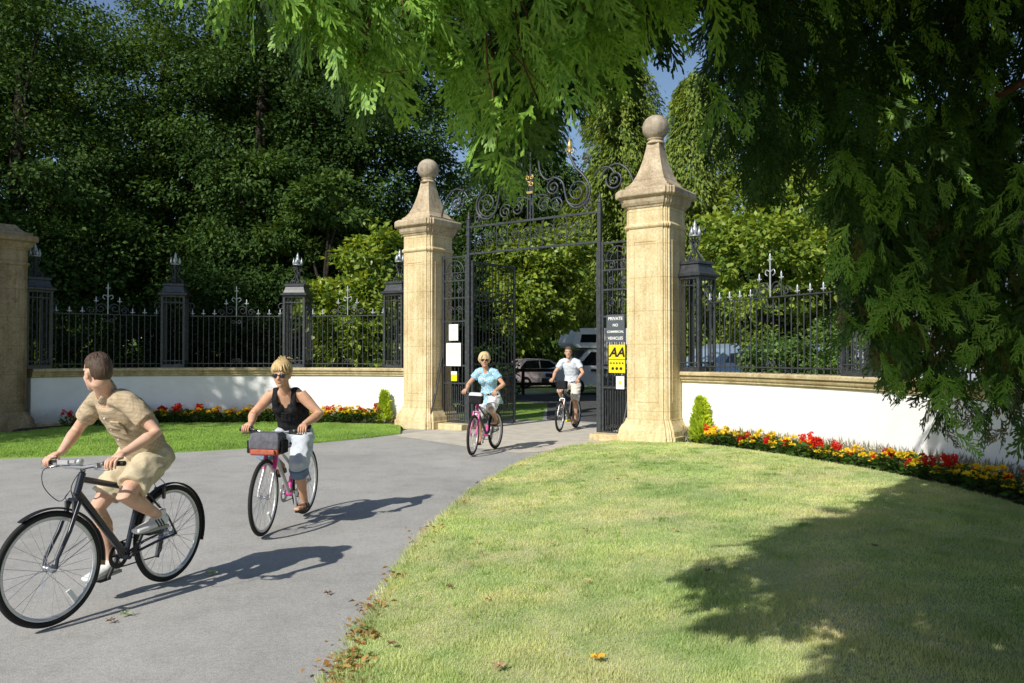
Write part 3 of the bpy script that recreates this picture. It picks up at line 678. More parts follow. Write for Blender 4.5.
def leaf_gate(u, ang, label, flip):
    t = empty('gate_leaf', G(u, .02), GROT+ang, label, 'gate leaf', 'open gate leaves'); L = 1.58; H = 3.75
    for z in (.12, 1.15, 1.45, 2.9, H):
        b = MB(); b.box((L/2, 0, z), (L, .04, .04)); b.build('rail', M['iron'], t)
    for x in (.03, L-.03):
        b = MB(); b.box((x, 0, H/2+.04), (.05, .05, H-.02)); b.build('stile', M['iron'], t)
    n = 13
    for k in range(1, n): put_bar(t, .03+(L-.06)*k/n, .12, H-.12, 0)
    for k in range(n): put_bar(t, .03+(L-.06)*(k+.5)/n, .12, 1.05, 2)
    s = MB()
    for k in range(4):
        for sg in (-1, 1): up(s, [(.2+.39*k+sg*x, z) for x, z in spiral(.08, 1.30, .07, .02, PI, 1.3)], .009)
        for sg in (-1, 1): up(s, [(.2+.39*k+sg*x, z) for x, z in spiral(.09, 3.05, .08, .02, PI, 1.3)], .009)
    s.build('scroll_work', M['iron'], t); return t
leaf_gate(-U_POST+.07, math.radians(88), 'left iron gate leaf swung open behind the woman in blue', 1)
leaf_gate(U_POST-.07, math.radians(93), 'right iron gate leaf swung open, seen almost edge on', -1)
ot = empty('overthrow', G(0, 0, 3.92), GROT, 'scrolled wrought iron overthrow spanning the gate, with gilded finials', 'overthrow')
for z in (0.0, .60):
    b = MB(); b.box((0, 0, z), (2*U_POST-.08+(.0 if z == 0 else 0), .05, .045)); b.build('rail', M['iron'], ot)
b = MB()
for k in range(11):
    x = -1.5+.3*k; up(b, [(x, .02), (x, .58)], .010)
    if k < 10:
        up(b, [(x+.15+px, pz) for px, pz in spiral(-.04, .20, .10, .02, 0, 1.5)], .009); up(b, [(x+.15+px, pz) for px, pz in spiral(.04, .40, .10, .02, PI, 1.5)], .009)
b.build('frieze_scroll', M['iron'], ot)
def mir(bb, pts, r=.016, mi=0):
    r *= 1.5
    for sg in (-1, 1): up(bb, [(sg*x, z-3.92) for x, z in pts], r, 6, mi)
b = MB()
mir(b, spline2([(2.50,4.80),(2.42,5.05),(2.30,5.28),(2.08,5.42),(1.85,5.36),(1.70,5.18)])); mir(b, spiral(2.02, 5.12, .20, .03, PI*.9, 1.9)); mir(b, spiral(1.87, 5.14, .34, .17, 0.9*PI, -.35))
mir(b, spline2([(.96,5.80),(1.03,5.66),(1.12,5.48),(1.30,5.30),(1.44,5.08),(1.45,4.88),(1.32,4.70),(1.10,4.66),(.93,4.80),(.86,5.02)]), .018); mir(b, spiral(1.16, 4.98, .29, .04, PI*1.25, 1.9), .015)
mir(b, spiral(1.38, 5.62, .10, .02, PI, -1.6), .012); mir(b, spline2([(1.20,5.42),(1.30,5.52),(1.38,5.52)]), .012)
mir(b, spiral(1.42, 4.68, .13, .03, PI*.2, 1.6), .012); mir(b, spiral(.66, 4.76, .17, .03, PI*.8, -1.7), .013); mir(b, spiral(.35, 4.80, .17, .03, PI*.2, 1.7), .013)
mir(b, spline2([(.86,5.02),(.80,5.22),(.62,5.34),(.42,5.32),(.28,5.45),(.22,5.70),(.30,5.92),(.50,6.08),(.62,6.02)]), .016); mir(b, spiral(.58, 5.14, .17, .03, PI*.5, 1.8), .013); mir(b, spiral(.52, 5.94, .11, .02, PI*.3, -1.5), .012)
mir(b, spiral(.16, 5.98, .12, .02, -PI/2, 1.6), .012); mir(b, spline2([(0,6.15),(.14,6.22),(.30,6.14),(.34,6.0)]), .012); mir(b, spline2([(.0,4.95),(.12,5.0),(.30,5.02),(.45,4.98)]), .012)
up(b, [(0, .62), (0, 2.45)], .02); mir(b, [(.07, 4.52), (.07, 5.5)], .012)
b.build('scroll_crest', M['iron'], ot)
def gilt(x, z, k):
    b = MB(); b.lathe([(0,0),(.03*k,.0),(.04*k,.03*k),(.02*k,.06*k),(.05*k,.10*k),(.055*k,.16*k),(.03*k,.22*k),(.004,.32*k),(0,.32*k)], (x, 0, z-3.92), 10)
    for sg in (-1, 1): b.tube([(x+sg*px, 0, z-3.92+pz) for px, pz in spiral(.06*k, .02*k, .06*k, .02*k, PI, -1.0, 12)], .010*k, 6)
    return b.build('gilded_finial', M['gold'], ot)
gilt(.98, 5.80, 1.0); gilt(-.98, 5.80, 1.0); gilt(0, 6.35, 1.1)
b = MB(); b.box((0, -.03, 1.18), (.16, .02, .05))
for sg in (-1, 1):
    up(b, [(sg*x, z) for x, z in spiral(.05, 1.36, .06, .015, PI/2, 1.3)], .012, 6, 0, -.03); up(b, [(sg*x, z) for x, z in spiral(.05, 1.50, .05, .015, PI/2, -1.3)], .010, 6, 0, -.03)
b.build('gilded_crest', M['gold'], ot)
for sg, l in ((-1, 'low sandstone block under the left gate screen'), (1, 'low sandstone block under the right gate screen')):
    b = MB(); b.box((0,0,.05), (1.0,.55,.15)); o = b.build('threshold_stone', M['stone'], None, .015); o.location = G(sg*2.12, -.05); o.rotation_euler = (0,0,GROT); tag(o, l, 'stone block')

# signs on the screens
def letters(txt, size, loc, m, parent, name='lettering', bold=0.0, shear=0.0):
    cu = bpy.data.curves.new(name, 'FONT'); cu.body = txt; cu.size = size; cu.align_x = 'CENTER'; cu.align_y = 'CENTER'; cu.offset = bold; cu.shear = shear; cu.extrude = .0008
    cu.materials.append(m); q = bpy.data.objects.new(name, cu); C.objects.link(q); dg = bpy.context.evaluated_depsgraph_get(); me = bpy.data.meshes.new_from_object(q.evaluated_get(dg)); bpy.data.objects.remove(q)
    o = bpy.data.objects.new(name, me); C.objects.link(o); o.parent = parent; o.location = loc; o.rotation_euler = (PI/2, 0, 0); return o
def sign(u, z, w, h, m, label, cat='sign'):
    t = empty('sign', G(u, -.05, z), GROT, label, cat)
    b = MB(); b.box((0,0,0), (w,.014,h)); b.build('face', m, t, .003); return t
UL, UR = -2.10, 2.08
s = sign(UL+.02, 2.17, .27, .37, M['signwhite'], 'white notice on the left screen, upper and smaller of two', 'notice')
for k in range(6): b = MB(); b.box((random.uniform(-.02,.02), -.0085, .12-.05*k), (random.uniform(.14,.2), .002, .012)); b.build('print_line', M['ink_grey'], s)
s = sign(UL+.02, 1.67, .43, .52, M['signwhite'], 'white notice on the left screen, lower and larger of two', 'notice')
for k in range(9): b = MB(); b.box((random.uniform(-.02,.02), -.0085, .19-.048*k), (random.uniform(.22,.34), .002, .010)); b.build('print_line', M['ink_grey'], s)
s = sign(UL+.04, 1.18, .17, .22, M['signyellow'], 'small yellow notice with white top, lowest on the left screen', 'notice')
b = MB(); b.box((0, -.0085, .075), (.17, .003, .07)); b.build('white_band', M['signwhite'], s)
s = sign(UR-.02, 2.18, .40, .54, M['signgrey'], 'slate grey board with white capitals on the right screen', 'sign')
for k, (tx, sz) in enumerate((('PRIVATE', .085), ('NO', .075), ('COMMERCIAL', .058), ('VEHICLES', .078))): letters(tx, sz, (0, -.0095, .19-.128*k), M['ink_white'], s, 'lettering', .0016)
s = sign(UR+.01, 1.585, .36, .55, M['signyellow'], 'yellow sign with black AA letters and stars on the right screen', 'sign')
letters('AA', .25, (0, -.0095, .12), M['ink'], s, 'lettering', .008, .25)
b = MB(); b.box((0, -.0085, -.015), (.36, .003, .010)); b.build('rule', M['ink'], s)
def star(b, x, z, r, y=-.0095, n=5, q=.42):
    vs = [(x+(r if k % 2 == 0 else r*q)*math.sin(PI*k/n), y, z+(r if k % 2 == 0 else r*q)*math.cos(PI*k/n)) for k in range(2*n)]
    b.add([(x, y, z)]+vs, [(0, 1+(k+1) % (2*n), 1+k) for k in range(2*n)])
for k in range(5): b = MB(); star(b, -.13+.065*k, -.085, .030); b.build('star', M['ink'], s)
for k in range(3): b = MB(); star(b, -.09+.09*k, -.19, .036, -.0095, 8, .72); b.build('rosette', M['ink'], s)
s = sign(UR+.08, 1.12, .18, .25, M['signwhite'], 'small white plate with a yellow mark under the AA sign', 'notice')
b = MB(); b.box((0, -.0085, .0), (.06, .003, .07)); b.build('yellow_mark', M['signyellow'], s)
# ------------------------------------------------------------------ trees and plants
def crown_arrays(blobs, rng):
    """blobs: (centre, radii, n_clumps, leaves_per_clump, clump_radius). Leaf positions and normals in clumps spread through each blob."""
    P, N, D = [], [], []
    for c, r, nc, nl, cr in blobs:
        d = unit(rng.normal(0, 1, (nc, 3))); k = rng.uniform(.35, 1.0, (nc, 1))**0.55*rng.uniform(.82, 1.12, (nc, 1))
        cc = np.array(c)+d*k*np.array(r)
        i = np.repeat(np.arange(nc), nl); n = len(i)
        s = rng.uniform(.6, 1.35, nc)[i][:, None]*cr
        o = unit(rng.normal(0, 1, (n, 3)))*rng.random((n, 1))**0.45*s*np.array([1.15, 1.15, .62])
        p = cc[i]+o; out = d[i]*.55+unit(o)*.35+np.array([0, 0, .55])+rng.normal(0, .45, (n, 3))
        dr = d[i]*.5+unit(o)*.6+rng.normal(0, .5, (n, 3))+np.array([0, 0, -.35])
        P.append(p); N.append(unit(out)); D.append(dr)
    return np.concatenate(P), np.concatenate(N), np.concatenate(D)
def trunk_part(parent, h, r, lean=(0, 0), limbs=(), m=None, name='trunk'):
    b = MB(); pts = [(lean[0]*t*h+.06*math.sin(t*7), lean[1]*t*h+.06*math.cos(t*5), -0.1+t*h) for t in [k/9 for k in range(10)]]
    b.tube(pts, [r*(1.35-.3*min(1, k*.6))*(1-.075*k) for k in range(10)], 10); b.build(name, m or M['bark'], parent)
    for i, (t0, tip, rr) in enumerate(limbs):
        p0 = V(pts[int(t0*9)]); p1 = V(tip); b = MB(); q = []
        for k in range(7):
            t = k/6; x = p0.lerp(p1, t); x.z += .18*math.sin(PI*t)*(p1-p0).length; q.append(x+V((.05*math.sin(3*k+i), .05*math.cos(2*k+i), 0)))
        b.tube(q, [rr*(1-.13*k) for k in range(7)], 7); b.build('limb', m or M['bark'], parent)
def tree(name, label, base, blobs, m, leaf, rng_seed, th, tr, limbs=(), cat='tree', group=None, aspect=.62):
    """blobs are relative to the base."""
    t = empty(name, base, 0, label, cat, group); rng = np.random.default_rng(rng_seed)
    P, N, D = crown_arrays(blobs, rng); n = len(P); L = rng.uniform(.7, 1.3, n)*leaf
    leaves('crown', P, D, N, L, L*aspect, m, t)
    if th: trunk_part(t, th, tr, (0, 0), limbs)
    return t
def B(c, r, nc, nl, cr): return (c, r, nc, nl, cr)
WOOD = 'tall trees behind the left wall'
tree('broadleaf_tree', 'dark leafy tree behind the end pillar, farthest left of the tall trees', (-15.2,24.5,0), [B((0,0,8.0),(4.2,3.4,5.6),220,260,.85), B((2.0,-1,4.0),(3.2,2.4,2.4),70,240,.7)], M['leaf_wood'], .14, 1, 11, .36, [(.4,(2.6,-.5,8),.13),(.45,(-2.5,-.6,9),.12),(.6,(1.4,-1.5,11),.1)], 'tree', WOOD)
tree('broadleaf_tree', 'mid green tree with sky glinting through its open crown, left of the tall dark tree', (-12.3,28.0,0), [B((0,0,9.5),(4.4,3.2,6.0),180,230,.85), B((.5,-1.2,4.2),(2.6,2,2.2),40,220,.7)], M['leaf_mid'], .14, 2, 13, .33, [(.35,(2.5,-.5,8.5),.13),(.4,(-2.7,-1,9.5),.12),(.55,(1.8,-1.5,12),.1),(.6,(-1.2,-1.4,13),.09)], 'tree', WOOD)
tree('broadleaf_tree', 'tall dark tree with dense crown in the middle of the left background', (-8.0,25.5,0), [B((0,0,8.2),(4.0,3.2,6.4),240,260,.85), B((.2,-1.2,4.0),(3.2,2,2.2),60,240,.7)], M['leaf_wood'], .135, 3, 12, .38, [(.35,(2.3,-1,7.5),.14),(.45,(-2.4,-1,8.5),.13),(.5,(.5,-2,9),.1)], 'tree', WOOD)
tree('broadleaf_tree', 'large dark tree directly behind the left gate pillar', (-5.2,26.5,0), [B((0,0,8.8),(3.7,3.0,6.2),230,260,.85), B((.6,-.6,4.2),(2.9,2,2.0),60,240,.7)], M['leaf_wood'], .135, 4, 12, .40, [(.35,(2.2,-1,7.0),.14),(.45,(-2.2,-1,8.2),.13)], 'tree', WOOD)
tree('broadleaf_tree', 'pale leaved maple bough standing out in the dark wood above the railings', (-5.3,22.8,0), [B((0,0,6.0),(1.2,.9,.75),24,140,.42), B((-1.3,.2,5.0),(.8,.6,.5),10,120,.36), B((-2.2,.3,7.0),(1.3,.8,.5),18,130,.4), B((-.2,.3,4.6),(.8,.6,.35),10,120,.32)], M['leaf_mid'], .15, 5, 5.4, .12, [(.7,(.5,-.1,6.1),.05),(.7,(-1.2,.2,5.2),.05)], 'tree', WOOD)
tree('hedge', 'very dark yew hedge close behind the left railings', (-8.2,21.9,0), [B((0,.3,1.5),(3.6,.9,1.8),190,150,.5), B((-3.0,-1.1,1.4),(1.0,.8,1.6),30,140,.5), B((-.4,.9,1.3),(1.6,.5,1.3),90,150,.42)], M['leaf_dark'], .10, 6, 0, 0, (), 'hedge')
tree('shrub', 'bright glossy green shrub behind the railings, left of the gate', (-4.05,21.3,0), [B((.1,0,2.0),(1.35,.9,2.1),95,70,.38), B((.25,.1,3.9),(.85,.7,1.3),42,70,.36), B((-1.0,.1,3.1),(.75,.6,.8),20,70,.34)], M['leaf_bright'], .17, 7, 2.4, .08, (), 'shrub')
# through and behind the gate
tree('broadleaf_tree', 'bright leafy tree seen through the gate opening, hanging over the yard', (-.2,27.6,0), [B((.95,-.6,3.6),(1.9,1.2,1.5),80,80,.42), B((1.2,-.3,5.1),(1.9,1.3,1.1),60,80,.42), B((.1,-.6,2.6),(.8,.7,.8),26,80,.36)], M['leaf_bright'], .19, 8, 4.6, .17, [(.5,(.9,-.4,3.4),.07),(.6,(1.6,-.4,4.6),.06)])
tree('shrub', 'dark evergreen shrub behind the open left gate leaf', (-1.1,23.6,0), [B((0,0,1.9),(1.0,.9,2.0),60,110,.42)], M['leaf_dark'], .15, 9, 0, 0, (), 'shrub')
tree('broadleaf_tree', 'dark tree standing in shade behind the camper van', (6.4,43.0,0), [B((-1.2,0,7.0),(4.4,2.5,4.8),330,140,.9), B((-3.0,0,4.2),(2.4,1.8,2.0),70,130,.7)], M['leaf_dark'], .22, 10, 8, .3)
def conifer(name, label, base, H, R, seed, m, n, zlow=.8, leafk=1.0, group=None):
    """Drooping cypress: tiers of hanging sprays on a tapering spire."""
    t = empty(name, base, 0, label, 'conifer', group); rng = np.random.default_rng(seed)
    k = rng.random(n)**.8; z = zlow+(H-zlow)*k; prof = R*(1-k)**.42*(.78+.3*np.sin(k*19+rng.uniform(0, 6))*rng.random(n))
    nb = 46; ba = rng.uniform(0, 2*PI, nb); a = ba[rng.integers(0, nb, n)]+rng.normal(0, .11, n)
    rad = prof*rng.random(n)**.32*(.80+.34*np.sin(a*5+z*1.9))
    P = np.stack([rad*np.cos(a), rad*np.sin(a), z-.35*rad+rng.normal(0, .12, n)], 1)
    out = np.stack([np.cos(a), np.sin(a), np.zeros(n)], 1)
    D = out*.75+np.array([0, 0, -1.0])+rng.normal(0, .4, (n, 3)); N = out+np.array([0, 0, .35])+rng.normal(0, .4, (n, 3))
    L = rng.uniform(.18, .42, n)*leafk; leaves('crown', P, D, N, L, L*.34, m, t)
    trunk_part(t, H*.93, R*.07, (0, 0), (), M['redbark']); return t
CON = 'cypresses behind the gate'
conifer('cypress', 'light green drooping cypress between the overthrow and the right gate pillar', (5.3,37.5,0), 16.4, 3.9, 21, M['cypress'], 56000, 2.6, .8, CON)
conifer('cypress', 'light green cypress rising directly behind the right gate pillar ball', (7.7,33.0,0), 13.3, 3.9, 22, M['cypress'], 52000, .9, .72, CON)
conifer('cypress', 'darker cypress behind the left half of the gate overthrow', (.2,44.0,0), 20.5, 6.2, 23, M['leaf_mid'], 75000, 2.2, 1.0, CON)
conifer('cypress', 'slim light green cypress right of the right gate pillar, behind the leafy tree', (10.4,30.0,0), 10.6, 3.0, 24, M['cypress'], 34000, .9, .72, CON)
tree('broadleaf_tree', 'sunlit broad leaved tree above the right railing', (6.9,21.0,0), [B((-.2,-.5,4.0),(2.2,1.6,1.5),85,80,.42), B((.3,0,5.3),(2.0,1.5,1.3),60,80,.42), B((1.4,.2,3.0),(1.4,1.1,1.2),40,80,.42)], M['leaf_bright'], .17, 11, 4.8, .16, [(.4,(-1.2,-.6,3.9),.07),(.5,(1.3,-.2,4.9),.06)])
tree('broadleaf_tree', 'dark tree behind the conifer at the right edge', (13.5,21.5,0), [B((0,0,4.6),(4.4,2.8,3.4),170,130,.75)], M['leaf_dark'], .18, 12, 6, .3)
tree('broadleaf_tree', 'dark tree deep behind the sunlit tree on the right', (9.6,25.5,0), [B((0,0,3.8),(3.0,2.4,3.2),120,130,.7)], M['leaf_dark'], .18, 13, 6, .25)
tree('shrub', 'low leafy shrub directly behind the railings right of the gate', (5.15,15.5,0), [B((0,0,1.35),(.85,.55,.7),46,80,.25), B((.75,-.4,1.5),(.7,.5,.9),34,80,.25)], M['leaf_shrub'], .09, 14, .8, .04, (), 'shrub')
tree('shrub', 'soft grey green shrub behind the railings beside the conifer', (6.4,14.6,0), [B((0,0,1.5),(.8,.7,1.0),46,90,.26), B((.3,.2,2.4),(.55,.5,.6),20,80,.24)], M['leaf_shrub'], .07, 15, .8, .04, (), 'shrub')
tree('shrub', 'thin sapling with arching leafy stems behind the right railings', (4.95,16.1,0), [B((-.1,0,2.3),(.5,.35,.55),10,45,.2), B((.1,0,1.7),(.5,.4,.4),8,45,.2)], M['leaf_bright'], .09, 16, 2.6, .025, (), 'shrub')
tree('shrub', 'small dark leaved clump on the soil at the left end of the left flower bed', (-9.4,18.4,0), [B((0,0,.22),(.55,.35,.26),40,70,.14)], M['leaf_mid'], .10, 17, 0, 0, (), 'shrub', None, .16)
# tall trees standing off to the left, in whose shade the end pillar and the wood lie
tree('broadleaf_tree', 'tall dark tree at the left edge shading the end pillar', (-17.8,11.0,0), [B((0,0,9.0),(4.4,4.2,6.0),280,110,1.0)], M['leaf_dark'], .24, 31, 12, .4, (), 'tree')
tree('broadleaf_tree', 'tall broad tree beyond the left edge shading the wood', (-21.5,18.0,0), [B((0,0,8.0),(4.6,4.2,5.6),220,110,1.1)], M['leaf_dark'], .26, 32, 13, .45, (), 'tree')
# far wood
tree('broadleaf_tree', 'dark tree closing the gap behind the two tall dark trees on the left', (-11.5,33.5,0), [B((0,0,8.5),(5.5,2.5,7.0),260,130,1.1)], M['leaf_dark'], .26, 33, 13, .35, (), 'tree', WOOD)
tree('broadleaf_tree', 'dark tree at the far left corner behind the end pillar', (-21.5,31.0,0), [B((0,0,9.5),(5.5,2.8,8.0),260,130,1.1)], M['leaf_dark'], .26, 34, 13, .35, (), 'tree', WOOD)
rng = np.random.default_rng(77)
bl = [B((x, 52+6*math.sin(x*.3), 3.8+1.2*math.sin(x*.9)), (4.5,2.5,5.0+1.0*math.sin(x*1.7)), 60, 90, 1.3) for x in range(-60, 75, 6)]
P, N, D = crown_arrays(bl, rng); L = rng.uniform(.35, .7, len(P))
tag(leaves('far_wood', P, D, N, L, L*.7, M['leaf_mid']), 'distant mass of green woodland closing the view behind the yard', kind='stuff')

# dwarf conifers at the feet of the gate pillars
def dwarf(label, loc, h, r, seed):
    t = empty('dwarf_conifer', loc, 0, label, 'shrub', 'dwarf conifers by the gate pillars'); rng = np.random.default_rng(seed); n = 5200
    k = rng.random(n)**1.15; a = rng.uniform(0, 2*PI, n); pr = r*np.minimum(1.0, (k+.06)*5)*(1-k)**.75*(.85+.22*np.sin(a*5+k*9))
    rad = pr*rng.random(n)**.35; P = np.stack([rad*np.cos(a), rad*np.sin(a), k*h*.96+.02], 1)
    out = np.stack([np.cos(a), np.sin(a), np.zeros(n)], 1); D = out*.7+np.array([0, 0, 1.0])+rng.normal(0, .4, (n, 3)); N = out+rng.normal(0, .5, (n, 3))
    P += rng.normal(0, .016, (n, 3)); L = rng.uniform(.05, .15, n); leaves('foliage', P, D, N, L, L*.3, M['lime'], t)
    b = MB(); b.tube([(0,0,-.05),(0,0,h*.7)], [.025,.01], 7); b.build('stem', M['bark'], t); return t
dwarf('lime green dwarf conifer at the foot of the right gate pillar', (3.42,14.42,.04), .80, .20, 41)
dwarf('small lime green dwarf conifer beside the left gate pillar', (-3.02,18.85,.03), .72, .135, 42)

# bedding plants in alternating red and yellow
ORD = 'first second third fourth fifth sixth seventh eighth ninth tenth eleventh twelfth thirteenth fourteenth fifteenth sixteenth seventeenth eighteenth nineteenth twentieth twenty-first twenty-second twenty-third twenty-fourth twenty-fifth twenty-sixth'.split()
def bedding(col, seed):
    t = empty('flower_plant'); rng = np.random.default_rng(seed)
    n = 150; a = rng.uniform(0, 2*PI, n); k = rng.random(n)**.5*.15; P = np.stack([k*np.cos(a), k*np.sin(a), rng.uniform(.01, .19, n)], 1)
    D = np.stack([np.cos(a), np.sin(a), rng.uniform(-.3, .7, n)], 1); N = rng.normal(0, .5, (n, 3))+np.array([0, 0, 1.0]); L = rng.uniform(.05, .10, n)
    leaves('leaf_clump', P, D, N, L, L*.5, M['bedleaf'], t)
    pts = []
    if col == 'yellow':
        for q in range(int(rng.integers(12, 17))):
            aa, kk = rng.uniform(0, 2*PI), rng.random()**.5*.17; c = np.array([kk*math.cos(aa), kk*math.sin(aa), .235+rng.uniform(-.05, .06)-kk*.4]); pts.append((c, .036))
    else:
        for q in range(int(rng.integers(4, 6))):
            aa, kk = rng.uniform(0, 2*PI), rng.random()**.5*.13; c0 = np.array([kk*math.cos(aa), kk*math.sin(aa), .20+rng.uniform(-.03, .05)])
            for j in range(6): pts.append((c0+np.array([rng.normal(0, .018), rng.normal(0, .018), .016*j]), .026))
    PP, DD, NN, LL = [], [], [], []
    for c, r in pts:
        d = unit(rng.normal(0, 1, (16, 3))); d[:, 2] = np.abs(d[:, 2])*.8-.1
        PP.append(c+d*r*.35); DD.append(d+rng.normal(0, .2, (16, 3))); NN.append(rng.normal(0, 1, (16, 3))); LL.append(np.full(16, r*1.1))
    P, D, N, L = map(np.concatenate, (PP, DD, NN, LL)); leaves('blossoms', P, D, N, L, L*.8, M[col], t, .15); return t
PROTO = {(c, k): bedding(c, 50+k+(10 if c == 'red' else 0)) for c in ('red', 'yellow') for k in range(3)}
USED = set()
def plant(col, p, label, group, s=1.0):
    k = random.randrange(3); o = PROTO[(col, k)]
    if (col, k) in USED: o = copy_tree(o)
    USED.add((col, k)); o.location = p; o.rotation_euler = (0, 0, random.uniform(0, 6)); o.scale = (s, s, s); tag(o, label, 'flower', group)
BR = [(p[0]+.20, p[1]+.12) for p in BED_R]
n = 0; cnt = {'red': 0, 'yellow': 0}; s = .12
while n < 56:
    p, d = along(BR, s, 300); col = 'yellow' if n % 2 else 'red'; s += random.uniform(.165, .205)
    if p.y < 6.3 or cnt[col] >= 26: break
    off = random.uniform(-.05, .05); h = 0.05+.15*min(1, (15-p.y)/6)
    plant(col, (p.x+off, p.y+off, h), f'{col} flowering plant in the right bed, {ORD[cnt[col]]} {col} one from the right gate pillar', f'{col} bedding plants in the right bed', random.uniform(.72, 1.28)); cnt[col] += 1; n += 1
BLp = [(p[0]-.02, p[1]+.22) for p in BED_L]
n = 0; cnt = {'red': 0, 'yellow': 0}; s = .42
while n < 60:
    p, d = along(BLp, s, 300); col = 'yellow' if n % 2 else 'red'; s += random.uniform(.17, .215)
    if p.x < -10.0 or cnt[col] >= 25: break
    plant(col, (p.x, p.y+random.uniform(-.05, .05), .05), f'{col} flowering plant in the left bed, {ORD[cnt[col]]} {col} one from the left gate pillar', f'{col} bedding plants in the left bed', random.uniform(1.0, 1.55)); cnt[col] += 1; n += 1
# grey stems along the foot of the walls, behind the flowers
pts = []
for path, off, x0, n in ((WALL_R, .16, 0, 5200), (WALL_L, .3, 0, 2200)):
    Q = resample(path, 200)
    for i in range(n):
        q = Q[random.randrange(6, 150)]; d = Q[60]-Q[59]; o = off+random.uniform(-.1, .14); sx = -1
        pts.append((q.x-o*.75+random.uniform(-.05, .05), q.y-o*.6+random.uniform(-.05, .05), .05+.15*min(1, max(0, (15-q.y)/6))+random.random()**2*.22))
P = np.array(pts); n = len(P); D = RNG.normal(0, .35, (n, 3))+np.array([0, 0, 1.0]); L = RNG.uniform(.06, .16, n)
tag(leaves('undergrowth', P, D, RNG.normal(0, 1, (n, 3)), L, L*.14, M['greyleaf']), kind='stuff')

# ------------------------------------------------------------------ the big conifer whose boughs hang over the camera
def frond_template(seed, wide=1.0, nb=9, lobes=4):
    """A flat branching spray of unit length along +x: a stem, side twigs in turn left and right, and small lobes on every twig; a list of quads."""
    r = random.Random(seed); Q = []
    def seg(a, b, w0, w1):
        a, b = np.array(a), np.array(b); d = (b-a)/max(np.linalg.norm(b-a), 1e-6); s = np.array([-d[1], d[0], 0]); Q.append([a-s*w0*wide, a+s*w0*wide, b+s*w1*wide, b-s*w1*wide])
    bend = r.uniform(-.16, .16); ax = lambda x: bend*x*x
    pt = lambda x, y: (x, ax(x)+y, -(.10*x*x-.20*abs(y)**1.3))
    for k in range(6): seg(pt(k/6, 0), pt((k+1)/6, 0), .013-.0013*k, .012-.0013*k)
    for k in range(nb):
        for sg in (-1, 1):
            if r.random() < .10: continue
            x = .06+.86*(k+(.5 if sg > 0 else 0)+r.uniform(-.2, .2))/nb; t = x
            ln = (.46*min(1, (t+.10)/.30)**.8*(1-t)**.62+.05)*r.uniform(.70, 1.18); an = math.radians(r.uniform(31, 47)); cv = r.uniform(-.10, .25)
            P = []
            for q in range(4):
                f = q/3; a2 = an*(1-cv*f); P.append(pt(x+ln*f*math.cos(a2), sg*ln*f*math.sin(a2)))
            for q in range(3): seg(P[q], P[q+1], .011-.001*q, (.010, .009, .004)[q])
            for q in range(lobes):
                f = (q+.6+r.uniform(-.2, .2))/(lobes+.2); a2 = an*(1-cv*f); bx, by = x+ln*f*math.cos(a2), ln*f*math.sin(a2); s2 = 1 if q % 2 else -1
                l2 = (.050+.22*ln*(1-f))*r.uniform(.8, 1.25); a3 = a2+s2*math.radians(r.uniform(26, 42)); m = (bx+l2*.5*math.cos(a3), by+l2*.5*math.sin(a3)); e = (bx+l2*math.cos(a3-s2*.15), by+l2*math.sin(a3-s2*.15))
                seg(pt(bx, sg*by), pt(m[0], sg*m[1]), .008, .0135); seg(pt(m[0], sg*m[1]), pt(e[0], sg*e[1]), .0135, .004)
    return np.array(Q).reshape(-1, 3)
FINE = [frond_template(k, 1.55, 8, 3) for k in range(6)]; COARSE = [frond_template(20+k, 2.6, 7, 2) for k in range(3)]
def fronds(name, P, D, N, L, m, parent, curl=.3, sets=None):
    n = len(P); D = unit(D); S = unit(np.cross(N, D)); U = np.cross(D, S); out = []; sets = sets or FINE; w = RNG.integers(0, len(sets), n)
    for q, FF in enumerate(sets):
        k = w == q; c = int(k.sum())
        if not c: continue
        cu = RNG.normal(curl, .3, c)[:, None, None]; T = FF[None]; x, y, z = T[..., 0:1], T[..., 1:2], T[..., 2:3]
        v = P[k][:, None]+L[k][:, None, None]*(D[k][:, None]*x+S[k][:, None]*y*RNG.uniform(.7, 1.15, c)[:, None, None]*RNG.choice((-1, 1), c)[:, None, None]+U[k][:, None]*(z*1.2+cu*x*(1-x)*.5)+np.array([0, 0, -1.0])*(x**2)*.14)
        out.append(v.reshape(-1, 3))
    v = np.concatenate(out); return np_obj(name, v, np.arange(len(v)).reshape(-1, 4), m, parent)
TRK = V((4.9, 1.4, 0))
big = empty('conifer', TRK, 0, 'big red barked conifer whose drooping boughs hang over the top and right', 'conifer')
inv = np.array(TRK)
EDGE = [(180,-12),(215,4),(255,28),(290,50),(325,78),(350,98),(372,124),(386,160),(394,120),(402,66),(452,62),(461,150),(474,206),(488,216),(502,196),(522,160),(541,190),(554,128),(580,112),(610,98),(636,84),(656,60),(668,24),(714,18),(722,118),(735,185),(765,215),(785,195),(808,150),(822,118),(836,200),(848,330),(868,385),(890,402),(915,418),(940,455),(965,462),(1000,455),(1040,475),(1120,520)]
ex, ey = zip(*EDGE)
def curtain(px): return np.interp(px, ex, ey)
def depth(px): return np.interp(px, [150,300,400,500,600,700,800,860,1000,1150], [1.95,2.1,2.2,2.25,2.35,2.9,4.1,4.7,4.9,4.6])
def unproj(px, py, d):
    x, z = (px-512)/FPX, -(py-341.5)/FPX; c, s = math.cos(PITCH), math.sin(PITCH); ry, rz = c-s*z, s+c*z; k = d/ry
    return np.stack([x*k, d, CAM_H+rz*k], 1)
def shade_ok(P):                          # keeps only fronds whose shadow stays off the sunlit lawn
    gx, gy = P[:, 0]+.76*P[:, 2], P[:, 1]+1.03*P[:, 2]
    return gx > 1.40+np.maximum(gy-5.1, 0)*.95+RNG.normal(0, .12, len(P))
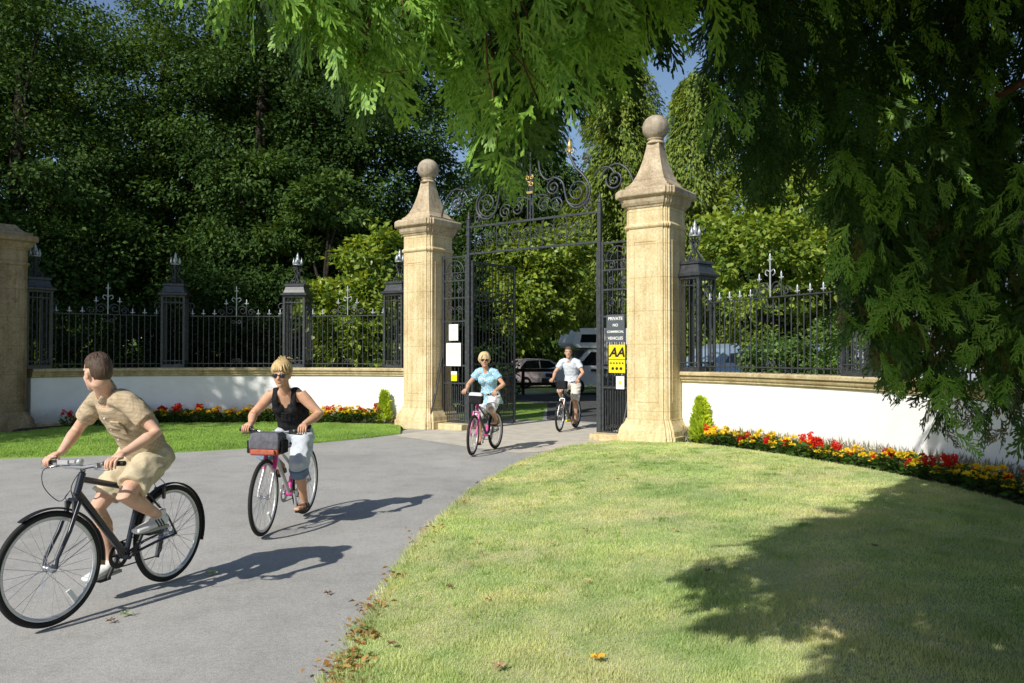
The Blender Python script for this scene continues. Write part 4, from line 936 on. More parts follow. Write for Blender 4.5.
def hang(n, x0, x1, back, up_lo, L, m, name, spread=.5, shallow=1.0, fall=1.0, above=None, sets=None, deeper=0.0, filt=False):
    px = RNG.uniform(x0, x1, n); ed = curtain(px+RNG.normal(0, 6, n)); d0 = depth(px)+deeper; d = d0+RNG.random(n)**1.2*back
    ln = RNG.uniform(L[0], L[1], n); ed = ed if above is None else np.full(n, float(above)); py = ed-ln*FPX/d*.9-(ed-up_lo)*RNG.random(n)**fall
    P = unproj(px, py, d)-inv
    if filt:
        k = shade_ok(P+inv); P, ln, n = P[k], ln[k], int(k.sum())
    a = RNG.uniform(-PI, PI, n)
    D = np.stack([np.cos(a)*spread, np.sin(a)*spread, -np.ones(n)], 1)+RNG.normal(0, .22, (n, 3))
    keep = np.ones(n, dtype=bool)                      # the boughs part in front of the pillar finials
    for t in (0, .35, .7, 1.0):
        W_ = P+inv+unit(D)*(ln*t)[:, None]; sx, sy = 512+FPX*W_[:, 0]/W_[:, 1], 355-FPX*(W_[:, 2]-CAM_H)/W_[:, 1]
        for bx, by, r in ((427, 172, 38), (656, 135, 40)): keep &= np.hypot(sx-bx, (sy-by)*.8) > r
    P, D, ln = P[keep], D[keep], ln[keep]; n = len(P)
    N = np.stack([RNG.normal(-.25, .5, n), -np.ones(n)+RNG.normal(0, .45, n), .35+RNG.normal(0, .4, n)], 1)
    return fronds(name, P, D, N, ln, m, big, .3, sets)
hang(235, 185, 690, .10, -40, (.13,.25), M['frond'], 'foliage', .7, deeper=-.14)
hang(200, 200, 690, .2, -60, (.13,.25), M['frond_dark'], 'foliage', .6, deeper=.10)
hang(700, 225, 720, .45, -420, (.20,.34), M['frond_deep'], 'foliage', .6, deeper=.42, sets=COARSE, filt=True)  # dark back layer paints the shaded gaps; its unseen top shades the lawn
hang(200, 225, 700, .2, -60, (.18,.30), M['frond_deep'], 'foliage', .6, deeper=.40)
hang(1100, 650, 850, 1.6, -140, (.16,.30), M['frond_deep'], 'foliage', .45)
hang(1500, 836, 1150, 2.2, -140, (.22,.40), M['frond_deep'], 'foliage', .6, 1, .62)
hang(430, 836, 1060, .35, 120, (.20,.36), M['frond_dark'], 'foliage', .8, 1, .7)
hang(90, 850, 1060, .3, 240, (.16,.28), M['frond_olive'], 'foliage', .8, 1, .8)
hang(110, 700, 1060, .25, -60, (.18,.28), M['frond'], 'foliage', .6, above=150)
hang(110, 838, 1060, .2, 180, (.14,.25), M['frond'], 'foliage', .9, 1, .9, deeper=-.25)  # brighter frond colour stands in for sunlight on the shaded tips
# upper canopy overhead, out of view, laid out to cast the lawn's shade
n = 5200; q = RNG.random((n, 2)); X = -2.3+q[:, 0]*10.0; Y = -3.5+q[:, 1]*10.5
keep = (X > -2.0+RNG.normal(0, .2, n)) & ((X > .5+RNG.normal(0, .15, n)) | (Y < -.4+RNG.normal(0, .12, n))) & (Y < 1.30*(X+2.0)+1.0) & (np.hypot(X-TRK.x, Y-TRK.y) < 7.6)
X, Y = X[keep], Y[keep]; n = len(X); Z = np.maximum(4.1+RNG.random(n)*np.where(X < 1, .7, 2.2), CAM_H+.50*np.maximum(Y, 0)+.55)
X2, Y2 = -2.6+RNG.random(4200)*5.8, -1.5+RNG.random(4200)*3.7; Z2 = np.maximum(4.2, 4.0+.97*np.maximum(2.4-Y2, 0))+RNG.random(4200)*.6
X, Y, Z = np.concatenate([X, X2]), np.concatenate([Y, Y2]), np.concatenate([Z, Z2]); k = shade_ok(np.stack([X, Y, Z], 1)) & (Z > CAM_H+.47*np.maximum(Y, 0)+.5); X, Y, Z = X[k], Y[k], Z[k]; n = len(X)
a = RNG.uniform(0, 2*PI, n); D = np.stack([np.cos(a), np.sin(a), -.7+RNG.normal(0, .3, n)], 1); N = np.stack([RNG.normal(0, .4, n), RNG.normal(0, .4, n), np.ones(n)], 1)
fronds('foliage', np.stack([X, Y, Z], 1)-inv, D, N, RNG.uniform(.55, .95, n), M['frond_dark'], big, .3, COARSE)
m_ = 3800; X, Y = -.5+RNG.random(m_)*3.6, -.3+RNG.random(m_)*2.7; Z = CAM_H+.47*Y+.62+RNG.random(m_)*.7; a = RNG.uniform(0, 2*PI, m_)  # unseen low layer above the view, added to shade the near lawn
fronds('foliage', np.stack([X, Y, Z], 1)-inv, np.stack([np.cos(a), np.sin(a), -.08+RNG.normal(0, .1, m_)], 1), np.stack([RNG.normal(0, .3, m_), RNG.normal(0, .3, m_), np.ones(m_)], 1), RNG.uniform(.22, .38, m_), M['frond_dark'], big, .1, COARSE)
b = MB(); b.tube([(0,0,-.2),(.03,.02,1.5),(.0,.05,4),(-.03,0,7),(0,0,11)], [.52,.40,.34,.24,.06], 16); b.build('trunk', M['redbark'], big)
def limb(tip, z0, r, sag=.5):
    p0, p1 = V((0,0,z0)), V(tip)-TRK; b = MB(); q = []
    for k in range(12):
        t = k/11; x = p0.lerp(p1, t); x.z += sag*math.sin(PI*t*.9); q.append(x+V((.06*math.sin(2.2*k), .06*math.cos(1.7*k), .03*math.sin(3.1*k))))
    b.tube(q, [r*(1-.078*k) for k in range(12)], 8); b.build('limb', M['redbark'], big)
for px, py, d, z0, r in ((300,-40,2.9,4.3,.09),(430,40,3.3,4.0,.08),(545,60,3.4,3.9,.07),(640,-20,3.6,4.4,.08),(740,60,4.6,3.7,.08),(790,20,5.0,4.2,.08),(880,180,5.6,3.0,.08),(905,290,5.6,2.4,.06),(960,340,5.4,2.1,.05),(1000,120,6.0,3.4,.09),(930,60,6.2,4.0,.09)):
    limb(at(px, py, d), z0, r)
rt = random.Random(3)
for k in range(26):                                 # bare brown twigs hanging among the sprays
    px = rt.uniform(240, 680); e = float(curtain(px)); d = float(depth(px))+rt.uniform(-.12, .2); q = [V(at(px+rt.uniform(-8, 8)*j, -25+(e+5)*rt.uniform(.55, .9)*j/5, d))-TRK for j in range(6)]
    b = MB(); b.tube(q, [.0045-.0006*j for j in range(6)], 5); b.build('twig', M['redbark'], big)
for tip in ((-1.4,-.6,4.7),(0.9,2.0,5.0),(1.5,-1.5,5.2),(3.0,5.2,5.4),(6.8,4.8,5.2),(2.4,3.4,5.1),(7.6,-.6,5.2)): limb(tip, 4.2, .11, .3)

# ------------------------------------------------------------------ the yard: fence, vehicles, outbuilding
def wheel_pair(t, xs, w, R):
    for x in xs:
        for sg in (-1, 1):
            b = MB(); b.lathe([(R*.55,-.10),(R*.93,-.105),(R,-.08),(R,.08),(R*.93,.105),(R*.55,.10)], (x, sg*w, R), 24, 0, 'Y'); o = b.build('wheel', M['rubber'], t)
            b = MB(); b.lathe([(.0,-.07),(R*.2,-.075),(R*.52,-.06),(R*.56,-.085),(R*.56,.085),(R*.52,.06),(R*.2,.075),(0,.07)], (x, sg*w, R), 20, 0, 'Y'); b.build('rim', M['chrome'], o)
def car(label, cat, loc, rz, prof, glass_prof, w, m, wx, R, name='parked_car', roof=.78):
    """prof: side outline (x, z) from nose to tail over the roof; width narrows above the waist."""
    t = empty(name, loc, rz, label, cat); zs = [z for x, z in prof]; zmax = max(zs); waist = zmax*.56
    def half(z): return w*(1-(1-roof)*max(0, (z-waist)/(zmax-waist)))-(.05 if z < .3 else 0)
    b = MB(); b.rings([[(x, -half(z)*k, z) for x, z in prof] for k in (1.0,)]+[[(x, half(z), z) for x, z in prof]]); b.build('body', m, t, .05)
    for sg in (-1, 1):
        for gp_ in glass_prof:
            b = MB(); b.add([(x, sg*(half(z)+.012), z) for x, z in gp_], [tuple(range(len(gp_))) if sg < 0 else tuple(reversed(range(len(gp_))))]); b.build('side_window', M['glass'], t)
    wheel_pair(t, wx, w-.09, R)
    n0 = prof[0][0]; tl = max(x for x, z in prof)
    for sg in (-1, 1):
        b = MB(); b.ell((n0+.12, sg*(w-.25), .68), (.10,.16,.09)); b.build('headlight', M['chrome'], t)
        b = MB(); b.ell((tl-.06, sg*(w-.15), .82), (.07,.11,.20)); b.build('tail_light', M['redlamp'], t)
        b = MB(); b.ell((prof[0][0]+1.25, sg*(w+.07), .98), (.06,.11,.08)); b.build('wing_mirror', m, t)
    b = MB(); b.box((n0-.03, 0, .42), (.14, 2*w-.12, .18)); b.box((tl+.03, 0, .42), (.14, 2*w-.12, .18)); b.build('bumper', M['blackplastic'], t, .03)
    return t
HB = [(-1.95,.28),(-1.98,.62),(-1.85,.80),(-.95,.98),(-.25,1.42),(.3,1.48),(1.2,1.44),(1.75,1.0),(1.92,.92),(1.95,.30)]
HG = [[(-.72,1.0),(-.18,1.36),(.35,1.40),(.35,1.0)],[(.42,1.0),(.42,1.40),(1.12,1.36),(1.5,1.0)]]
p = gp(516, 393); car('maroon car parked behind the timber rail fence', 'car', (p.x-2.2, 38.5, 0), math.radians(160), HB, HG, .84, M['carmaroon'], (-1.25,1.2), .30)
p = at(534, 380, 40.5); p.x += .3; car('pale pinkish car with red tail lights parked behind the timber fence', 'car', (p.x, 40.5, 0), math.radians(205), HB, HG, .84, M['pinkcar'], (-1.25,1.2), .30)
VB = [(-2.3,.35),(-2.35,.80),(-2.2,.98),(-1.5,1.12),(-.85,1.82),(-.5,1.94),(1.9,1.96),(2.3,1.86),(2.4,1.0),(2.4,.35)]
VG = [[(-1.2,1.15),(-.75,1.70),(-.15,1.74),(-.15,1.15)],[(-.05,1.15),(-.05,1.74),(.95,1.76),(.95,1.15)],[(1.05,1.15),(1.05,1.76),(2.1,1.74),(2.2,1.15)]]
car('blue grey people carrier parked behind the right railings, its roof above the shrubs', 'van', (5.75,20.0,0), math.radians(14), VB, VG, .92, M['carblue'], (-1.5,1.45), .33, 'parked_van', .86)
car('pale blue car glimpsed through the railing pier beside the right pillar', 'car', (4.55,18.3,0), math.radians(80), HB, HG, .82, M['carsky'], (-1.25,1.2), .30)
# camper van
cv = empty('camper_van', (4.15,34.4,0), math.radians(14), 'white camper van with an overcab bulge, parked beyond the gate', 'camper van')
W = 1.02
b = MB(); lo = [(-2.6,.40),(-2.65,.85),(-2.5,1.05),(-1.85,1.2),(-1.25,1.85),(-1.0,1.95),(-.6,1.95),(-.6,.40)]
b.rings([[(x, -.95, z) for x, z in lo], [(x, .95, z) for x, z in lo]]); b.build('cab', M['carwhite'], cv, .05)
b = MB(); lo = [(-.6,.45),(-.6,1.95),(-1.75,1.97),(-1.95,2.12),(-1.8,2.60),(-1.45,2.78),(2.9,2.80),(3.0,2.65),(3.0,.45)]
b.rings([[(x, -W, z) for x, z in lo], [(x, W, z) for x, z in lo]]); b.build('coach_body', M['carwhite'], cv, .06)
b = MB(); b.add([(-1.86,-.82,1.22),(-1.86,.82,1.22),(-1.30,.74,1.84),(-1.30,-.74,1.84)], [(0,1,2,3)]); o = b.build('windscreen', M['glass'], cv); o.location = (-.03,0,.015)
for sg in (-1, 1):
    for nm, gpx, off in (('cab_window', [(-1.62,1.22),(-1.14,1.78),(-.72,1.78),(-.72,1.22)], .953), ('overcab_window', [(-1.62,2.18),(-1.55,2.52),(-.75,2.52),(-.75,2.18)], W+.003), ('side_window', [(.2,1.45),(.2,2.1),(1.2,2.1),(1.2,1.45)], W+.003), ('side_window', [(1.7,1.45),(1.7,2.1),(2.6,2.1),(2.6,1.45)], W+.003)):
        b = MB(); b.add([(x, sg*off, z) for x, z in gpx], [(0,1,2,3) if sg < 0 else (3,2,1,0)]); b.build(nm, M['glass'], cv)
    b = MB(); b.box((.9, sg*(W+.002), 1.02), (4.1,.006,.10)); b.build('stripe', M['blackplastic'], cv)
    b = MB(); b.ell((-2.55, sg*.68, .78), (.09,.17,.12)); b.build('headlight', M['chrome'], cv)
    b = MB(); b.ell((-1.55, sg*1.12, 1.25), (.07,.12,.16)); b.build('wing_mirror', M['blackplastic'], cv)
b = MB(); b.box((-2.66, 0, .52), (.16,1.8,.26)); b.build('bumper', M['blackplastic'], cv, .03)
b = MB(); b.box((-2.665, 0, .80), (.03,.9,.16)); b.build('grille', M['blackplastic'], cv, .01)
wheel_pair(cv, (-1.75,1.9), .9, .34)
# rail fence
f0, f1 = V((-7.2,33.6,0)), V((2.0,33.4,0)); d = f1-f0; fe = empty('rail_fence', f0, math.atan2(d.y, d.x), 'dark timber post and rail fence across the yard', 'fence')
for k in range(7):
    b = MB(); b.box((d.length*k/6, 0, .58), (.13,.13,1.2)); b.build('post', M['timber'], fe, .01)
for z in (.45, 1.02):
    b = MB(); b.box((d.length/2, -.09, z), (d.length,.05,.13)); b.build('rail', M['timber'], fe)
# grey outbuilding behind the conifer
ob = empty('outbuilding', (10.6,18.6,0), math.radians(-32), 'pale grey outbuilding half hidden behind the conifer on the right', 'building')
b = MB(); b.box((0,0,1.25), (4.4,3.0,2.5)); b.build('wall', M['greywall'], ob)
b = MB(); b.rings([[(-2.45,-1.75,2.502),(-2.45,1.75,2.502),(-2.45,0,3.55)], [(2.45,-1.75,2.502),(2.45,1.75,2.502),(2.45,0,3.55)]]); b.build('roof', M['slate'], ob)
for x in (-1.2, 1.0):
    b = MB(); b.box((x,-1.51,1.5), (.8,.04,1.0)); o = b.build('window', M['carwhite'], ob); b = MB(); b.box((x,-1.535,1.5), (.66,.01,.86)); b.build('pane', M['glass'], o)
# ------------------------------------------------------------------ bicycles; local axes: x forward, y to the rider's left, z up, origin under the rear axle
from mathutils import noise as mnoise
def arc(c, R, a0, a1, n, plane='XZ'):
    return [(c[0]+R*math.cos(a0+(a1-a0)*k/n), c[1], c[2]+R*math.sin(a0+(a1-a0)*k/n)) for k in range(n+1)]
class Geo: pass
def bike_geo(R, wb, steer, crank, rise=.0, saddle=.96, hw=.29, reach=.06):
    g = Geo(); g.R, g.wb = R, wb; g.rear = V((0,0,R)); g.front = V((wb,0,R)); g.bb = V((wb-.605,0,.285))
    ha = math.radians(71); g.sd = V((-math.cos(ha),0,math.sin(ha))); g.ax = g.front-V((.045,0,0))*1.0
    g.crown = g.ax+g.sd*(R+.055); g.ht0 = g.ax+g.sd*(R+.075); g.ht1 = g.ht0+g.sd*.15; g.stem = g.ht1+g.sd*(.10+rise)
    g.bar = g.stem+V((reach,0,.015)); sa = math.radians(73); g.st = V((-math.cos(sa),0,math.sin(sa))); g.clus = g.bb+g.st*.47
    g.sad = g.bb+g.st*((saddle-.285)/math.sin(sa)); g.hw = hw
    g.S = Matrix.Translation(g.ax) @ Matrix.Rotation(steer, 4, g.sd) @ Matrix.Translation(-g.ax)
    g.ped = {}
    for s in (1, -1):
        a = crank if s > 0 else crank+PI; e = g.bb+V((.17*math.cos(a), s*.075, .17*math.sin(a))); g.ped[s] = (e, e+V((0, s*.055, 0)))
    g.grip = {s: g.S @ (g.bar+V((-.05, s*(hw-.06), .02))) for s in (1, -1)}
    g.gaxis = {s: (g.S.to_3x3() @ V((-.18, s, 0))).normalized() for s in (1, -1)}
    return g
def make_wheel(parent, g, c, M4, rim='rim', reflect=False):
    w = empty('wheel', (0,0,0), 0, parent=parent); w.matrix_local = M4 @ Matrix.Translation(c)
    R = g.R; tr = .019 if R > .34 else .025
    b = MB(); b.tube(arc((0,0,0), R-tr, 0, 2*PI*71/72, 71), tr, 10, 0, False, (0,1,0), True); b.build('tyre', M['rubber'], w)
    b = MB(); rr = R-2*tr-.003
    b.lathe([(rr+.004,-.012),(rr,-.0125),(rr-.014,-.009),(rr-.018,0),(rr-.014,.009),(rr,.0125),(rr+.004,.012)], (0,0,0), 72, 0, 'Y'); b.build('rim', M[rim], w)
    b = MB(); b.lathe([(0,-.055),(.008,-.055),(.008,-.036),(.026,-.035),(.026,-.030),(.013,-.024),(.013,.024),(.026,.030),(.026,.035),(.008,.036),(.008,.055),(0,.055)], (0,0,0), 16, 0, 'Y'); b.build('hub', M['chrome'], w)
    b = MB(); n = 28
    for k in range(n):
        sd = 1 if k % 2 else -1; a = 2*PI*k/n; a2 = a+(.9 if (k//2) % 2 else -.9)
        b.tube([(.024*math.cos(a2), sd*.032, .024*math.sin(a2)), ((rr-.014)*math.cos(a), sd*.004, (rr-.014)*math.sin(a))], .0016, 4, 0, False)
    b.build('spoke', M['chrome'], w)
    if reflect: b = MB(); b.box((-.14,.0,-.20), (.03,.02,.09), Matrix.Rotation(.6, 3, 'Y')); b.build('reflector', M['signwhite'], w)
    return w
def make_bike(label, rear, heading, g, c):
    t = empty('bicycle', (rear.x, rear.y, 0), heading, label, 'bicycle', 'bicycles being ridden through the gateway'); S, I4 = g.S, Matrix.Identity(4)
    frame, fork = M[c['frame']], M[c['fork']]; tb = c.get('tube', .019)
    make_wheel(t, g, g.rear, I4); make_wheel(t, g, g.front, S, 'rim', True)
    b = MB(); b.tube([g.ht0-g.sd*.01, g.ht1+g.sd*.01], .023, 12); dt = g.ht0+g.sd*.035
    b.tube([dt, g.bb], tb*1.15, 12); b.tube([g.bb, g.clus+g.st*.03], tb*.9, 12)
    if c.get('step'): b.tube([g.ht1-g.sd*.05, g.bb+g.st*.26], tb*.85, 12)
    else: b.tube([g.ht1-g.sd*.03, g.clus-g.st*.02], tb*.95, 12)
    b.lathe([(0,-.036),(.024,-.036),(.024,.036),(0,.036)], g.bb, 16, 0, 'Y')
    for s in (1, -1):
        b.tube([g.bb+V((-.01,s*.022,0)), V((.20,s*.05,g.R-.02)), V((.0,s*.062,g.R))], [.010,.010,.008], 8); b.tube([g.clus+V((-.01,s*.018,-.02)), V((.08,s*.055,g.R+.14)), V((0,s*.062,g.R))], [.009,.008,.008], 8)
    b.build('frame', frame, t)
    if c.get('accent'):
        b = MB(); b.lathe([(.024,-.034),(.028,-.033),(.028,.033),(.024,.034)], g.bb, 16, 0, 'Y'); b.tube([g.bb+g.st*.06, g.bb+g.st*.17], tb+.003, 12); b.tube([g.ht0+g.sd*.03, g.ht1-g.sd*.02], .0255, 12); b.build('painted_panel', M[c['accent']], t)
    f = MB(); f.M = S
    for s in (1, -1):
        top = g.crown+V((.0, s*.047, 0)); f.tube([top, top.lerp(g.front+V((0,s*.055,0)), .45)+V((-.004,0,0)), g.front+V((-.012,s*.056,.06)), g.front+V((0,s*.057,0))], [.019,.017,.012,.011] if c.get('susp') else [.014,.0135,.011,.010], 10)
    f.tube([g.crown+V((0,-.05,0)), g.crown+V((0,.05,0))], .019, 10); f.tube([g.crown, g.ht0], .018, 10); f.tube([g.ht1, g.stem], .015, 10); f.build('fork', fork, t)
    if c.get('fork_top'):
        f = MB(); f.M = S
        for s in (1, -1): top = g.crown+V((.0, s*.047, .012)); f.tube([top, top.lerp(g.front+V((0,s*.055,0)), .38)], .0205, 10)
        f.build('fork_panel', M[c['fork_top']], t)
    b = MB(); b.M = S; hw = g.hw; h = g.bar
    b.tube([h+V((-.055,-hw,.02)), h+V((-.035,-hw*.62,.02)), h+V((0,-hw*.25,0)), h, h+V((0,hw*.25,0)), h+V((-.035,hw*.62,.02)), h+V((-.055,hw,.02))], .0115, 10)
    b.tube([g.stem-g.sd*.015, g.stem+V((.02,0,.012)), h], [.018,.017,.019], 10); hb = b.build('handlebar', M['chrome'], t)
    for s in (1, -1):
        b = MB(); b.M = S; b.tube([h+V((-.036,s*hw*.60,.02)), h+V((-.056,s*(hw+.01),.02))], .0165, 10); b.build('grip', M['blackplastic'], hb)
        b = MB(); b.M = S; p0 = h+V((-.025,s*hw*.52,.015)); b.box(p0+V((.012,0,-.005)), (.035,.03,.03)); b.tube([p0+V((.02,0,-.01)), p0+V((.055,s*.03,-.02)), p0+V((.035,s*.12,-.028))], [.007,.006,.005], 6); b.build('brake_lever', M['blackplastic'] if not c.get('silver_lever') else M['chrome'], hb)
        q = h+V((.0,s*hw*.48,0)); b = MB(); b.M = S; b.tube(resample([q, q+V((.09,0,-.01)), q+V((.125,-s*.05,-.11)), q+V((.06,-s*.10,-.21)), g.ht0+V((.03,s*.03,.03))], 22), .0028, 6); b.build('cable', M['blackplastic'], hb)
    if c.get('computer'):
        b = MB(); b.M = S; b.box(h+V((-.0,.0,.035)), (.05,.05,.022)); b.box(h+V((.0,-.09,.03)), (.05,.10,.03)); b.ell(h+V((.01,.06,.035)), (.025,.02,.022)); b.build('light_clamp', M['silver'], hb, .004)
    b = MB(); b.tube([g.clus, g.sad-g.st*.03], .0135, 10); b.build('seat_post', M['chrome'], t)
    def sadf(p, q):
        wd = .34+.66*(1 if p.x < -.25 else max(0, (0.75-p.x))**.9); return V((q.x, q.y*wd, q.z*(1 if p.z > 0 else .6)-.012*p.x*p.x))
    b = MB(); b.ell(g.sad+V((.0,0,.0)), (.135,.085,.04), None, 24, 12, 0, sadf); b.tube([g.sad+V((-.07,.03,-.015)), g.sad+V((0,.02,-.045)), g.sad+V((.07,.015,-.015))], .004, 6); b.build('saddle', M['blackplastic'], t)
    b = MB(); b.lathe([(.06,-.060),(.088,-.060),(.092,-.056),(.088,-.052),(.06,-.052)], g.bb, 36, 0, 'Y')
    for k in range(5): a = 2*PI*k/5; b.tube([g.bb+V((0,-.056,0)), g.bb+V((.08*math.cos(a),-.056,.08*math.sin(a)))], .007, 6)
    ch = b.build('chainring', M['blackplastic'] if c.get('darkcrank') else M['chrome'], t)
    b = MB(); rc = g.rear+V((.0,-.056,0))
    b.tube([g.bb+V((0,-.056,.086)), rc+V((0,0,.045))], .005, 5); b.tube([g.bb+V((0,-.056,-.086)), V((.06,-.056,g.R-.16)), V((.02,-.056,g.R-.13)), rc+V((0,0,-.04))], .005, 5); b.build('chain', M['blackplastic'], t)
    b = MB(); b.lathe([(.012,-.058),(.045,-.057),(.05,-.05),(.035,-.035),(.012,-.034)], g.rear, 20, 0, 'Y'); b.box((.035,-.064,g.R-.10), (.03,.018,.15), Matrix.Rotation(-.25, 3, 'Y')); b.build('derailleur', M['darkgrey'], t)
    for s in (1, -1):
        e, p = g.ped[s]; b = MB(); b.tube([g.bb+V((0,s*.05,0)), g.bb.lerp(e, .5)+V((0,s*.03,0)), e], [.016,.013,.013], 8); cr = b.build('crank', M['blackplastic'] if c.get('darkcrank') else M['chrome'], t)
        b = MB(); b.box(p, (.09,.085,.022)); b.box(p+V((.047,0,0)), (.008,.06,.014)); b.build('pedal', M['blackplastic'], cr)
    for wc, MM, a0, a1 in ((g.rear, I4, math.radians(20), math.radians(200)), (g.front, S, math.radians(60), math.radians(185))):
        if not c.get('guards'): continue
        b = MB(); b.M = MM; b.tube(arc(wc, g.R+.014, a0, a1, 26), [(.026, .006)]*27, 8, 0, True, (0,1,0)); gu = b.build('mudguard', M['blackplastic'], t)
        if MM is S:
            b = MB(); b.M = S; b.tube(arc(wc, g.R+.017, math.radians(150), math.radians(190), 8), [(.028,.003)]*9, 6, 0, True, (0,1,0)); b.build('mud_flap', M['tan'], gu)
        b = MB(); b.M = MM
        for s in (1, -1): e = V(arc(wc, g.R+.014, math.radians(155), math.radians(155), 1)[0]); b.tube([wc+V((0,s*.058,0)), e+V((0,s*.03,0))], .0022, 4)
        b.build('mudguard_stay', M['blackplastic'], gu)
    for wc, MM, p in ((g.rear, I4, V((.10,0,g.R*2-.02))), (g.front, S, g.crown+V((.03,0,-.015)))):
        b = MB(); b.M = MM
        for s in (1, -1): b.box(p+V((0,s*.035,-.02)), (.02,.016,.08)); b.tube([p+V((0,s*.038,.02)), p+V((0,s*.05,.045)), p+V((0,0,.085))], .003, 5)
        b.build('brake', M['darkgrey'], t)
    if c.get('bottle'): b = MB(); q = g.bb.lerp(dt, .42)+V((.02,0,.055)); ax = (dt-g.bb).normalized(); b.tube([q-ax*.07, q+ax*.06], .004, 6); b.tube([q-ax*.07+V((0,.035,.0)), q+ax*.02+V((.0,.038,.02)), q+ax*.02+V((0,-.038,.02)), q-ax*.07+V((0,-.035,0))], .004, 6); b.build('bottle_cage', M['gold'], t)
    bag = c.get('bag')
    if bag:
        b = MB(); b.M = S; q = h+(V((.12,0,-.085)) if bag == 'box' else V((.13,0,-.075)))
        if bag == 'box':
            b.rings([[q+V((x*k, y*k2, z)) for x, y in ((.11,.135),(-.11,.135),(-.11,-.135),(.11,-.135))] for z, k, k2 in ((-.105,.86,.9),(-.10,.95,.96),(-.02,1,1),(.0,1,1))]); bg = b.build('handlebar_bag', M['redfabric'], t, .015)
            b = MB(); b.M = S; b.rings([[q+V((x*k, y*k2, z)) for x, y in ((.116,.14),(-.116,.14),(-.116,-.14),(.116,-.14))] for z, k, k2 in ((-.04,1.0,1.0),(.03,1.02,1.02),(.075,.95,.97),(.10,.75,.85))]); b.build('bag_lid', M['greyfabric'], bg, .015)
            b = MB(); b.M = S; b.box(q+V((.118,0,-.072)), (.03,.22,.05)); b.build('bag_pocket', M['redfabric'], bg, .012)
            for s in (1, -1): b = MB(); b.M = S; b.box(q+V((.0,s*.152,-.03)), (.16,.035,.12)); b.build('side_pocket', M['blackcloth'], bg, .01)
        else:
            b.rings([[q+V((x*k, y*k2, z)) for x, y in ((.08,.11),(-.08,.11),(-.08,-.11),(.08,-.11))] for z, k, k2 in ((-.07,.8,.85),(-.06,.95,.96),(.02,1,1),(.07,1,1))]); bg = b.build('handlebar_bag', M['blackcloth'], t, .018)
            b = MB(); b.M = S; b.rings([[q+V((x*k, y*k2, z)) for x, y in ((.085,.115),(-.085,.115),(-.085,-.115),(.085,-.115))] for z, k, k2 in ((.068,1.0,1.0),(.09,.98,.98),(.115,.8,.85))]); b.build('bag_lid', M['whitebag'] if bag == 'pale' else M['blackcloth'], bg, .015)
    if c.get('yellowbit'): b = MB(); b.box(g.bb+V((.05,.0,-.09)), (.16,.10,.05)); b.build('chain_guard', M['yellowplastic'], t, .015)
    return t

# ------------------------------------------------------------------ people
def remesh(mb, voxel, smooth, wrinkle=0.0, wsc=9.0, dec=1.0):
    """Union of the shells in mb as one surface: (vertices, faces)."""
    o = bpy.data.objects.new('tmp', mb.mesh('tmp', M['skin'])); C.objects.link(o)
    r = o.modifiers.new('r', 'REMESH'); r.mode = 'VOXEL'; r.voxel_size = voxel; r.adaptivity = 0
    s = o.modifiers.new('s', 'SMOOTH'); s.factor = .5; s.iterations = smooth
    dg = bpy.context.evaluated_depsgraph_get(); ev = o.evaluated_get(dg); me = bpy.data.meshes.new_from_object(ev)
    vs = [v.co.copy() for v in me.vertices]; nr = [v.normal.copy() for v in me.vertices]; fs = [tuple(p.vertices) for p in me.polygons]
    if wrinkle:
        rd = lambda q: 1-2.2*min(1, abs(mnoise.noise(q))*2.4)
        vs = [v+n*wrinkle*(.9*mnoise.noise(V((v.x*wsc, v.y*wsc, v.z*wsc*1.5+v.x*5)))+.62*rd(V((v.x*wsc*.75+v.z*6+3, v.y*wsc*.8, v.z*wsc*1.05-v.x*5)))) for v, n in zip(vs, nr)]
    bpy.data.objects.remove(o); bpy.data.meshes.remove(me); return vs, fs
def ik(a, c, l1, l2, pole):
    d = c-a; L = min(d.length, (l1+l2)*.998); d = d.normalized(); x = (l1*l1-l2*l2+L*L)/(2*L); h = math.sqrt(max(l1*l1-x*x, 0)); p = pole-d*pole.dot(d); p.normalize(); return a+d*x+p*h
def basis(f, u=V((0,0,1))):
    f = f.normalized(); l = u.cross(f).normalized(); u = f.cross(l); return f, l, u
